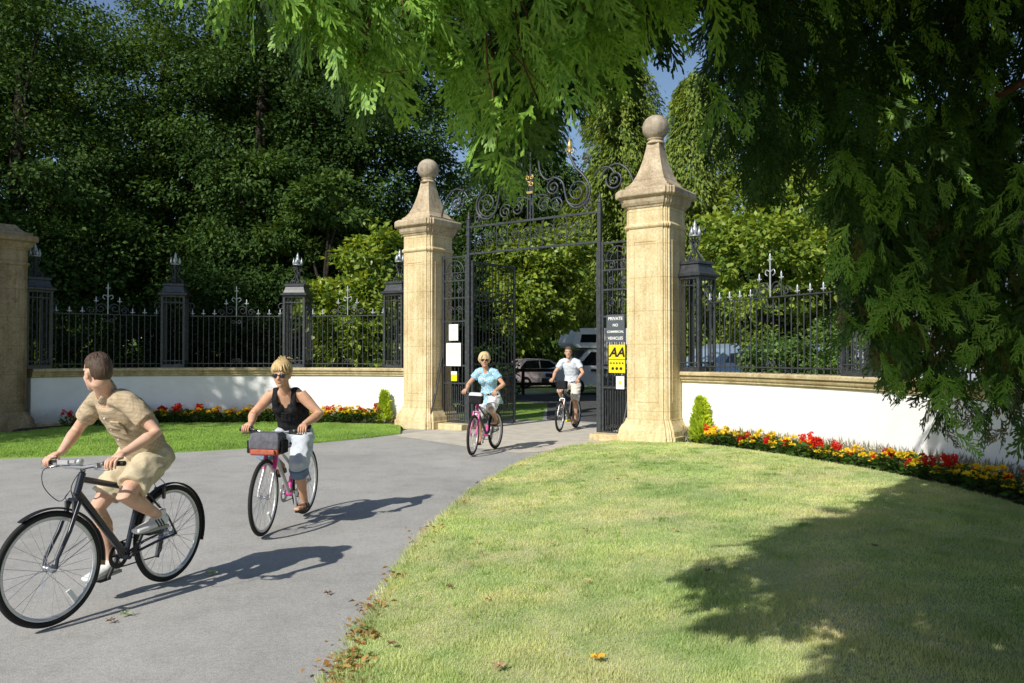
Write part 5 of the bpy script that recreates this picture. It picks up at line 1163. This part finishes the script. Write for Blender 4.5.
def rider(label, rear, heading, g, c):
    k = c.get('size', 1.0); fem = c.get('fem', False); tw = c.get('twist', 0.0)
    H = g.sad+V((-.0,0,.085)); lean = c.get('lean', 20)
    sh = (.165 if fem else .190)*k; TL = .50*k; la, lb = .285*k, .255*k
    while True:
        u = V((math.sin(math.radians(lean)), 0, math.cos(math.radians(lean)))); lat = Matrix.Rotation(tw, 3, 'Z') @ V((0,1,0)); fw = lat.cross(u)
        S = {s: H+u*TL+lat*(s*sh) for s in (1, -1)}; W = {}
        for s in (1, -1):
            gp_, ax = g.grip[s], g.gaxis[s]; W[s] = gp_+V((-.068,-s*.012,.052)); 
        if max((W[s]-S[s]).length for s in (1, -1)) < (la+lb)*c.get('straight', .97) or lean > 55: break
        lean += 1
    body = MB(); R_ = lambda t: H+u*t-fw*(.035*math.sin(PI*max(0, min(1, t/.5))))
    wd = c.get('girth', 1.0)
    tor = [(-.10,.125,.10),(-.03,.165,.125),(.06,.16,.118),(.18,.142*wd,.108*wd),(.30,.155*wd,.118*wd),(.40,.165,.118),(.47,.150,.098),(.52,.115,.08),(.56,.065,.062)]
    if fem: tor = [(-.10,.135,.11),(-.03,.175,.132),(.06,.165,.122),(.18,.132*wd,.102*wd),(.30,.142*wd,.112*wd),(.40,.148,.115),(.47,.135,.09),(.52,.105,.072),(.56,.055,.055)]
    def torso(mb, grow, lo, hi):
        pts = [(t, a, b_) for t, a, b_ in tor if lo <= t <= hi]
        mb.tube([R_(t*k) for t, a, b_ in pts], [((a+grow)*k, (b_+grow)*k) for t, a, b_ in pts], 28, 0, True, lat)
    torso(body, 0, -1, 1)
    if fem:
        for s in (1, -1): body.ell(R_(.365*k)+lat*(s*.075)+fw*.075, (.068,.068,.066))
    N0 = R_(.54*k)
    for s in (1, -1): body.tube([N0+lat*(s*.03)-u*.03, N0.lerp(S[s], .6)-u*.015+u*.02, S[s]-lat*(s*.012)], [.06*k,.058*k,.055*k], 14)
    E = {}; hipj, K, A = {}, {}, {}
    for s in (1, -1):
        E[s] = ik(S[s], W[s], la, lb, c.get('elbow', V((-.25,0,-.6)))+V((0,s*.75,0))); up_, lo_ = E[s]-S[s], W[s]-E[s]
        fat = c.get('arm', 1.0)
        body.tube([S[s]-up_*.05, S[s]+up_*.25, S[s]+up_*.7, E[s], E[s]+lo_*.28, E[s]+lo_*.72, W[s]], [x*k*fat for x in (.052,.051,.041,.039,.042,.031,.026)], 14)
        hipj[s] = H+V((0,s*.092*k,-.02)); e, p = g.ped[s]; A[s] = p+V((-.095,s*.0,.095 if c.get('shoe', True) else .085))
        K[s] = ik(hipj[s], A[s], .435*k, .425*k, V((1,s*c.get('splay', .12),.35))); th, sk = K[s]-hipj[s], A[s]-K[s]; lg = c.get('leg', 1.0)
        body.tube([hipj[s]-th*.05, hipj[s]+th*.25, hipj[s]+th*.65, K[s]-th*.08, K[s]+V((.008,0,0)), K[s]+sk*.12, K[s]+sk*.32-V((.014,0,0)), K[s]+sk*.65, A[s]], [x*k*lg for x in (.098,.092,.070,.056,.054,.050,.056,.041,.034)], 16)
        toe = p+V((.125,0,.040)); body.tube([A[s]+V((-.045,0,-.045)), A[s]+V((-.02,0,-.035)), A[s]+V((.05,0,-.045)), p+V((.03,0,.036)), toe], [(.036,.030),(.042,.034),(.034,.036),(.024,.042),(.014,.034)], 14, 0, True, (0,0,1)); body.tube([A[s]+V((0,0,.02)), A[s]+V((0,0,-.05))], .034, 12)
        body.ell(H+V((-.06,s*.07,-.02)), (.10,.095,.10))
        gp_, ax = g.grip[s], g.gaxis[s]
        body.tube([W[s], W[s].lerp(gp_+V((0,0,.034)), .55)+V((0,0,.006)), gp_+V((.004,0,.034))], [(.024,.020),(.038,.017),(.042,.013)], 14, 0, True, ax)
    # head
    fy = c.get('face', 0.0)-0.0; hf, hl, hu = basis(V((math.cos(fy), math.sin(fy), c.get('nod', -.08)))); hs = c.get('head', 1.0)
    hc = N0+u*.095*k+V((.055,0,.095))*hs
    P = lambda f, l, uu: hc+(hf*f+hl*l+hu*uu)*hs
    HM = Matrix((hf, hl, hu)).transposed()
    body.tube([N0-u*.04, N0+u*.03+V((.01,0,0)), P(-.02,0,-.06), P(-.012,0,0)], [x*(.9 if fem else 1.06) for x in (.066,.058,.056,.053)], 16)
    def E3(f, l, uu, r): body.ell(P(f, l, uu), tuple(x*hs for x in r), HM, 18, 12)
    E3(-.014, 0, .028, (.097,.077,.096)); E3(.028, 0, -.03, (.068,.064,.080)); E3(-.048, 0, -.05, (.044,.052,.058)); E3(.050, 0, -.068, (.042,.048,.040)); E3(.078, 0, -.094, (.020,.026,.020))
    for s in (1, -1): E3(.056, s*.036, -.030, (.026,.024,.026)); E3(.070, s*.03, .026, (.018,.026,.010)); E3(-.012, s*.076, -.018, (.020,.011,.032)); E3(-.018, s*.082, -.006, (.016,.006,.018))
    body.tube([P(.078,0,.022), P(.098,0,-.006), P(.108,0,-.026)], [.009*hs,.012*hs,.014*hs], 10); E3(.094, 0, -.030, (.014,.017,.010)); E3(.084, 0, -.062, (.010,.022,.010))
    vs, fs = remesh(body, c.get('voxel', .007), 3); out = MB(); out.add(vs, fs, 0, True)
    # fingers curl round the grip; the thumb closes below
    for s in (1, -1):
        gp_, ax = g.grip[s], g.gaxis[s]; fwd = V((0,0,1)).cross(ax)*(-s); fwd = fwd if fwd.x > 0 else -fwd; Z = V((0,0,1)); rel = c.get('relaxed', {}).get(s, 0)
        for j in range(4):
            o = gp_+ax*(.032-.0215*j); ln = (.92,1.04,1.0,.80)[3-j]
            if rel: pts = [o+Z*.034-fwd*.02, o+Z*.032+fwd*.018, o+Z*.016+fwd*.052*ln, o-Z*.012+fwd*.058*ln, o-Z*.034*ln+fwd*.046]
            else: pts = [o+Z*.034-fwd*.02, o+Z*.030+fwd*.012, o+Z*.010+fwd*.034*ln, o-Z*.016+fwd*.031*ln, o-Z*.029+fwd*.010]
            out.tube(pts, [.0105,.0102,.0092,.0086,.0066], 8)
        i0 = gp_-ax*.042
        out.tube([W[s].lerp(gp_, .45)-ax*.026+Z*.004, i0-fwd*.026+Z*.006, i0-fwd*.018-Z*.020+ax*.004, gp_-ax*.034+fwd*.008-Z*.028], [.014,.0125,.0105,.007], 8)
    # eyes, brows, mouth
    for s in (1, -1):
        out.ell(P(.074, s*.031, .004), tuple(x*hs for x in (.010,.0135,.0085)), HM, 10, 7, 2); out.ell(P(.0815, s*.031, .004), tuple(x*hs for x in (.004,.0055,.0055)), HM, 8, 6, 3)
        out.tube([P(.090, s*.014, .026), P(.0905, s*.030, .032), P(.078, s*.052, .026)], [.003*hs,.004*hs,.002*hs], 6, 4)
    out.tube([P(.084, .024, -.064), P(.0955, .010, -.061), P(.0965, 0, -.0625), P(.0955, -.010, -.061), P(.084, -.024, -.064)], [.0015*hs,.003*hs,.0034*hs,.003*hs,.0015*hs], 7, 1)
    o = out.build('person', [M[c.get('skin', 'skin')], M['lips'], M['eye'], M['iris'], M[c['hair']]]); o.location = (rear.x, rear.y, 0); o.rotation_euler = (0, 0, heading)
    tag(o, label, 'person', 'people riding bicycles through the gateway')
    def piece(mb, name, m, vox=.009, sm=3, wr=.006, parent=o):
        vs, fs = remesh(mb, vox, sm, wr); q = MB(); q.add(vs, fs, 0, True); return q.build(name, m, parent)
    # hair
    st = c['style']; hm = MB(); bob = st == 'bob'
    def hairf(p, q):                                   # p in head axes: x forward, y left, z up
        f, z = p.x, p.z; kk = 1.0
        line = .42 if st == 'short' else .50
        if f > .30 and z < line+.25*(1-f)*(-1 if bob else 0): kk = .86
        if z < (-.62 if bob else -.34)-.46*(f < -.25): kk = .84
        if st == 'short' and abs(p.y) > .55 and z < -.05 and f > -.25: kk = .86
        if bob and z < .1 and f <= .30: q = V((q.x*1.02-.004, q.y*1.07, q.z*1.18))
        if st == 'short' and f < -.1 and z < 0: q = V((q.x*(1-.30*z), q.y*(1-.10*z), q.z*1.12))
        return q*(kk+.018*mnoise.noise(p*4.5))
    hm.ell(P(-.016,0,.030), tuple(x*hs for x in ((.1015,.0815,.1005) if st == 'short' else (.112,.094,.112))), HM, 40, 28, 0, hairf)
    rh = random.Random(5); sc = (.1015,.0815,.1005) if st == 'short' else (.114,.097,.115)
    for i in range(150 if st != 'short' else 190):
        a = rh.uniform(0, 2*PI); e = (1.15 if st == 'short' else (2.25 if bob else 1.75))*rh.uniform(.55, 1.0)
        if abs(math.atan2(math.sin(a), math.cos(a))) < .62: e = min(e, .80 if st == 'short' else .98)
        a0 = rh.uniform(0, 2*PI); pts = []
        for j in range(6):
            th = .12+(e-.12)*j/5; aa = a+.12*math.sin(j+i); x, y, z = math.sin(th)*math.cos(aa), math.sin(th)*math.sin(aa), math.cos(th)
            kz = 1.12 if (bob and z < 0) else 1.0; lift = 1.0+.02*rh.random()
            pts.append(P(-.016+x*sc[0]*lift, y*sc[1]*lift*(1.05 if kz > 1 else 1), .030+z*sc[2]*kz*lift))
        hm.tube(pts, [.003,.005,.005,.005,.004,.0015] if st == 'short' else [.004,.008,.008,.007,.006,.002], 6)
    if st == 'tied':
        hm.ell(P(-.10,.0,.095), (.045*hs,.045*hs,.04*hs), HM, 14, 10)
        for i in range(26):
            a, b_ = rh.uniform(-1, 1), rh.uniform(0, 1); hm.tube([P(-.09+.02*a,.03*a,.10), P(-.10+.05*rh.uniform(-1,1),.06*rh.uniform(-1,1),.135+.02*b_), P(-.11+.08*rh.uniform(-1,1),.085*rh.uniform(-1,1),.12+.03*rh.random())], [.006,.006,.002], 5)
        for i in range(22): l = rh.uniform(-.05, .06); hm.tube([P(.03,l*.7,.125), P(.078,l,.095), P(.094,l*1.25,.052+.012*rh.random())], [.007,.008,.003], 5)
    hm.build('hair', M[c['hair']], o)
    if c.get('shades'):
        gl = MB()
        for s in (1, -1):
            gl.ell(P(.090, s*.033, .006), (.010*hs,.032*hs,.021*hs), HM, 14, 8); gl.tube([P(.086,s*.060,.014), P(.04,s*.083,.014), P(-.012,s*.086,.012)], .0035, 6)
        gl.tube([P(.100,.014,.012), P(.104,0,.014), P(.100,-.014,.012)], .0035, 6); gl.build('sunglasses', M['glass'], o)
    # upper garment
    tp = c['top']; tm = M[tp['mat']]; sh_ = MB()
    if tp['kind'] == 'shirt':
        torso(sh_, .020, -.11 if tp.get('long') else -.05, .535)
        for s in (1, -1):
            up_ = E[s]-S[s]; sh_.tube([N0+lat*(s*.035)-u*.03, N0.lerp(S[s], .6)-u*.008+u*.02, S[s]+up_*.02, S[s]+up_*.3, S[s]+up_*tp.get('sleeve', .62)], [.066*k,.072*k,.074*k,.072*k,.070*k*tp.get('flare', 1)], 18)
        if fem:
            for s in (1, -1): sh_.ell(R_(.365*k)+lat*(s*.072)+fw*.08, (.080,.082,.076))
        if tp.get('skirt'): sh_.tube([R_(.10*k), R_(-.02*k), R_(-.12*k)+V((.02,0,0))], [(.165,.13),(.20,.165),(.225,.195)], 26, 0, True, lat)
        sg = piece(sh_, 'shirt', tm, .009, 3, .0052)
        if tp.get('collar'):
            cb = MB(); ring = []; nu = (N0+u*.03-N0).normalized()
            cen = N0+u*.042
            for s in (1, -1):
                pts = [cen+fw*.075-u*.03+lat*(s*.012), cen+fw*.055+lat*(s*.045)-u*.005, cen+lat*(s*.066)+u*.012, cen-fw*.045+lat*(s*.045)+u*.026, cen-fw*.066+u*.03]
                cb.tube(pts, [(.030,.007),(.032,.007),(.034,.007),(.034,.007),(.032,.007)], 10, 0, True, u)
            cb.build('collar', tm, sg)
            for j in range(4):
                q = MB(); q.ell(R_((.44-.10*j)*k)+fw*(.138+(.004 if j else -.012)), .007, None, 8, 6); q.build('button', M['whiteshoe'], sg)
        if tp.get('pocket'):
            for s in (1,):
                b = MB(); bx = Matrix((lat, fw, u)).transposed(); b.box(R_(.345*k)+lat*(s*.085)+fw*.125, (.10,.010,.11), bx); b.box(R_(.395*k)+lat*(s*.085)+fw*.128, (.105,.012,.035), bx); b.build('pocket', tm, sg, .003)
    else:                                             # sleeveless top with straps and a low neck
        torso(sh_, .012, -.05, .40); 
        for s in (1, -1):
            sh_.ell(R_(.365*k)+lat*(s*.075)+fw*.080, (.076,.076,.072))
            sh_.tube([R_(.36*k)+lat*(s*.09)+fw*.125, R_(.45*k)+lat*(s*.093)+fw*.112, R_(.515*k)+lat*(s*.094)+fw*.062+u*.012, R_(.545*k)+lat*(s*.092)+fw*.005+u*.030, R_(.52*k)+lat*(s*.09)-fw*.055+u*.018, R_(.45*k)+lat*(s*.088)-fw*.098, R_(.36*k)+lat*(s*.085)-fw*.118], [(.045,.018),(.036,.016),(.030,.014),(.030,.014),(.032,.015),(.04,.018),(.05,.02)], 12, 0, True, lat)
        sh_.tube([R_(.30*k)+fw*.02, R_(.42*k)-fw*.045, R_(.47*k)-fw*.055], [(.15,.12),(.15,.075),(.12,.055)], 20, 0, True, lat)
        sg = piece(sh_, 'vest_top', tm, .008, 2, .004)
        fr = MB()
        for r_ in range(4):
            pts = [R_((.34-.028*r_)*k)+lat*(.085*x)+fw*(.150-.03*x*x+.004*math.sin(x*14+r_)) for x in [-1+.2*i for i in range(11)]]; fr.tube(pts, [(.016,.006)]*11, 8, 0, True, u)
        fr.build('frill', tm, sg)
    # lower garment
    bt = c['bottom']; lm = M[bt['mat']]; pm = MB(); torso(pm, .016, -.10, .08); pm.ell(H+V((-.05,0,-.03)), (.125,.18,.115))
    for s in (1, -1):
        th, sk = K[s]-hipj[s], A[s]-K[s]; L = bt['to']
        pts = [hipj[s]-th*.05, hipj[s]+th*.3, hipj[s]+th*min(.72, L)]; rr = [.122*k,.116*k,.100*k*bt.get('loose', 1)]
        if L > 1: pts += [K[s]-th*.05, K[s]+sk*.1, K[s]+sk*(L-1)]; rr += [.104*k,.094*k,.084*k*bt.get('loose', 1)]
        else: pts += [hipj[s]+th*L]; rr += [.094*k*bt.get('loose', 1)]
        pm.tube(pts, rr, 20)
    pg = piece(pm, bt['name'], lm, .010, 3, .010)
    if bt.get('cuff'):
        for s in (1, -1):
            cm = MB(); sk = A[s]-K[s]; cm.tube([K[s]+sk*(bt['to']-1-.22), K[s]+sk*(bt['to']-1+.01)], [.104*k,.098*k], 20); cu = piece(cm, 'cuff', M[bt['cuff']], .009, 2, .004, pg)
    # footwear
    fw_ = c['feet']
    for s in (1, -1):
        e, p = g.ped[s]; b = MB()
        if fw_ == 'trainer':
            b.tube([A[s]+V((-.055,0,-.045)), A[s]+V((-.03,0,-.03)), A[s]+V((.03,0,-.03)), A[s]+V((.08,0,-.048)), p+V((.06,0,.040)), p+V((.135,0,.034))], [(.034,.030),(.052,.042),(.050,.043),(.036,.046),(.028,.048),(.018,.036)], 16, 0, True, (0,0,1)); b.tube([A[s]+V((-.01,0,.0)), A[s]+V((-.008,0,-.05))], .044, 14)
            sh2 = piece(b, 'shoe', M['whiteshoe'], .007, 2, 0)
            so = MB(); so.rings([[V((A[s].x-.06+x*.27, p.y+y*.048*(1.0 if x < .8 else .75), p.z+z)) for x, y in ((0,.7),(.3,.85),(.7,1),(1,.6),(1,-.6),(.7,-1),(.3,-.85),(0,-.7))] for z in (.011,.030)]); so.build('sole', M['sole'], sh2, .004)
            for j in range(3):
                x = A[s].x+.015+.026*j; q = MB(); q.tube([(x-.012, p.y+s*.046, p.z+.035), (x+.004, p.y+s*.047, p.z+.060), (x+.016, p.y+s*.037, p.z+.085)], [(.006,.003)]*3, 6, 0, True, (1,0,0)); q.build('stripe', M['darkstripe'], sh2)
            b = MB(); b.tube([A[s]+V((0,0,-.02)), A[s]+V((.0,0,.045))], [.040,.041], 14); b.build('sock', M['whitecloth'], sh2)
        else:
            b.rings([[V((A[s].x-.055+x*.255, p.y+y*.046, p.z+z)) for x, y in ((0,.7),(.3,.85),(.7,1),(.93,.7),(1,.2),(1,-.2),(.93,-.7),(.7,-1),(.3,-.85),(0,-.7))] for z in (.0115,.024)]); sd = b.build('sandal', M['brownleather'], o, .004)
            for x, hgt in ((.035,.078),(.12,.056),(-.02,.075)):
                q = MB(); X = A[s].x+x; q.tube([(X, p.y-.044, p.z+.024), (X, p.y-.036, p.z+hgt*.75), (X, p.y, p.z+hgt+.006), (X, p.y+.036, p.z+hgt*.75), (X, p.y+.044, p.z+.024)], [(.012,.004)]*5, 8, 0, True, (1,0,0)); q.build('strap', M['brownleather'], sd)
    if c.get('watch'):
        s = c['watch']; b = MB(); d = (W[s]-E[s]).normalized(); b.tube([W[s]-d*.035, W[s]-d*.015], .033, 14); wt = b.build('watch', M['blackplastic'], o)
    return o
def head_to(front, rear): d = front-rear; return math.atan2(d.y, d.x), d.length
f, r = gp(50, 626), gp(169, 580.5); hd, L = head_to(f, r)
g1 = bike_geo(.35, 1.03, math.radians(-8), math.radians(118), -.06, .875, .37)
make_bike('black hybrid bicycle with mudguards, ridden by the man in the check shirt', r, hd, g1, dict(frame='navy', fork='navy', guards=1, computer=1, bottle=1, darkcrank=1, silver_lever=1, tube=.021))
rider('man in tan check shirt and khaki shorts on the black bicycle, head turned away', r, hd, g1, dict(size=.98, lean=38, twist=math.radians(-16), face=math.radians(-106), nod=-.12, hair='hair_brown', style='short', skin='skin', voxel=.0065, girth=1.12, straight=.975, leg=1.02, relaxed={1:1},
    top=dict(kind='shirt', mat='plaid', sleeve=.62, long=1, collar=1, pocket=1), bottom=dict(name='shorts', mat='khaki', to=.80, loose=1.05), feet='trainer'))
f, r = gp(262, 536.5), gp(305, 513.5); hd, L = head_to(f, r)
g2 = bike_geo(.35, 1.03, math.radians(3), math.radians(-82), -.08, .785, .33, .05)
make_bike('silver and pink bicycle with red and grey handlebar bag, ridden by woman in black', r, hd, g2, dict(frame='silver', fork='silver', fork_top='pink', accent='pink', bag='box', step=1, tube=.017))
rider('woman in black sleeveless top, sunglasses and pale denim trousers riding behind the first man', r, hd, g2, dict(size=.93, fem=1, lean=31, face=math.radians(4), nod=-.2, hair='hair_blonde', style='tied', skin='skin_tan', shades=1, girth=1.28, arm=1.2, leg=1.1, straight=.975,
    top=dict(kind='vest', mat='blackcloth'), bottom=dict(name='trousers', mat='denim', to=1.20, loose=1.08, cuff='denim_dark'), feet='sandal', shoe=False))
f, r = gp(471, 456), gp(495.5, 448.6); hd, L = head_to(f, r)
g3 = bike_geo(.335, 1.03, math.radians(8), math.radians(105), .02, .84, .32, .03)
make_bike('pink bicycle with a pale topped handlebar bag, ridden by the woman in blue', r, hd, g3, dict(frame='darkgrey', fork='pink', fork_top='pink', accent='pink', bag='pale', step=1, susp=1))
rider('woman with blonde bob in pale blue print top and white shorts, riding the pink bicycle', r, hd, g3, dict(size=.93, fem=1, lean=21, face=math.radians(24), nod=-.05, hair='hair_fair', style='bob', skin='skin_tan', shades=1, voxel=.008, straight=.97,
    top=dict(kind='shirt', mat='bluetop', sleeve=.5, long=1, skirt=1), bottom=dict(name='shorts', mat='whitecloth', to=.98, loose=1.02), feet='sandal', shoe=False))
f, r = gp(556, 432.5), gp(575.6, 427.6); hd, L = head_to(f, r)
g4 = bike_geo(.335, 1.03, math.radians(5), math.radians(-88), .09, .94, .35, .05)
make_bike('dark bicycle with a small black bar bag, ridden by the man in the gateway', r, hd, g4, dict(frame='darkgrey', fork='silver', bag='dark', susp=1, tube=.023, yellowbit=1))
rider('man in pale blue polo shirt and stone shorts, last rider coming through the gate', r, hd, g4, dict(size=.99, lean=18, face=math.radians(18), nod=-.08, hair='hair_grey', style='short', skin='skin_tan', voxel=.008, straight=.97,
    top=dict(kind='shirt', mat='polo', sleeve=.58, long=1, collar=1), bottom=dict(name='shorts', mat='stonecloth', to=.92, loose=1.06), feet='sandal', shoe=False))

# ------------------------------------------------------------------ camera, sun, sky
cam = bpy.data.cameras.new('camera'); cam.sensor_width = 36.0; cam.lens = FPX*36/1024; cam.clip_start = .05; cam.clip_end = 2000
co = bpy.data.objects.new('camera', cam); C.objects.link(co); co.location = (0, 0, CAM_H); co.rotation_euler = (PI/2+PITCH, 0, 0); bpy.context.scene.camera = co
EL = math.radians(38); AZ = V((-.594, -.804, 0)).normalized()
sd = V((AZ.x*math.cos(EL), AZ.y*math.cos(EL), math.sin(EL)))
su = bpy.data.lights.new('sun', 'SUN'); su.energy = 5.0; su.angle = math.radians(.53); su.color = (1.0, .955, .87)
so = bpy.data.objects.new('sun', su); C.objects.link(so); so.rotation_euler = (-sd).to_track_quat('-Z', 'Y').to_euler(); so.location = (-20, -25, 30)
w = bpy.data.worlds.new('World'); bpy.context.scene.world = w; w.use_nodes = True; nt = w.node_tree; bg = nt.nodes['Background']
sky = nt.nodes.new('ShaderNodeTexSky'); sky.sky_type = 'NISHITA'; sky.sun_disc = False; sky.sun_elevation = EL; sky.sun_rotation = math.atan2(AZ.x, AZ.y)
sky.air_density = 1.0; sky.dust_density = .6; sky.ozone_density = 1.6
nt.links.new(sky.outputs[0], bg.inputs[0]); bg.inputs[1].default_value = .115
sc = bpy.context.scene; sc.view_settings.view_transform = 'Standard'; sc.view_settings.look = 'None'; sc.view_settings.exposure = 0; sc.view_settings.gamma = 1
sc.render.engine = 'CYCLES'; sc.cycles.max_bounces = 6; sc.cycles.transparent_max_bounces = 8; sc.cycles.use_denoising = True; sc.cycles.sample_clamp_indirect = 6
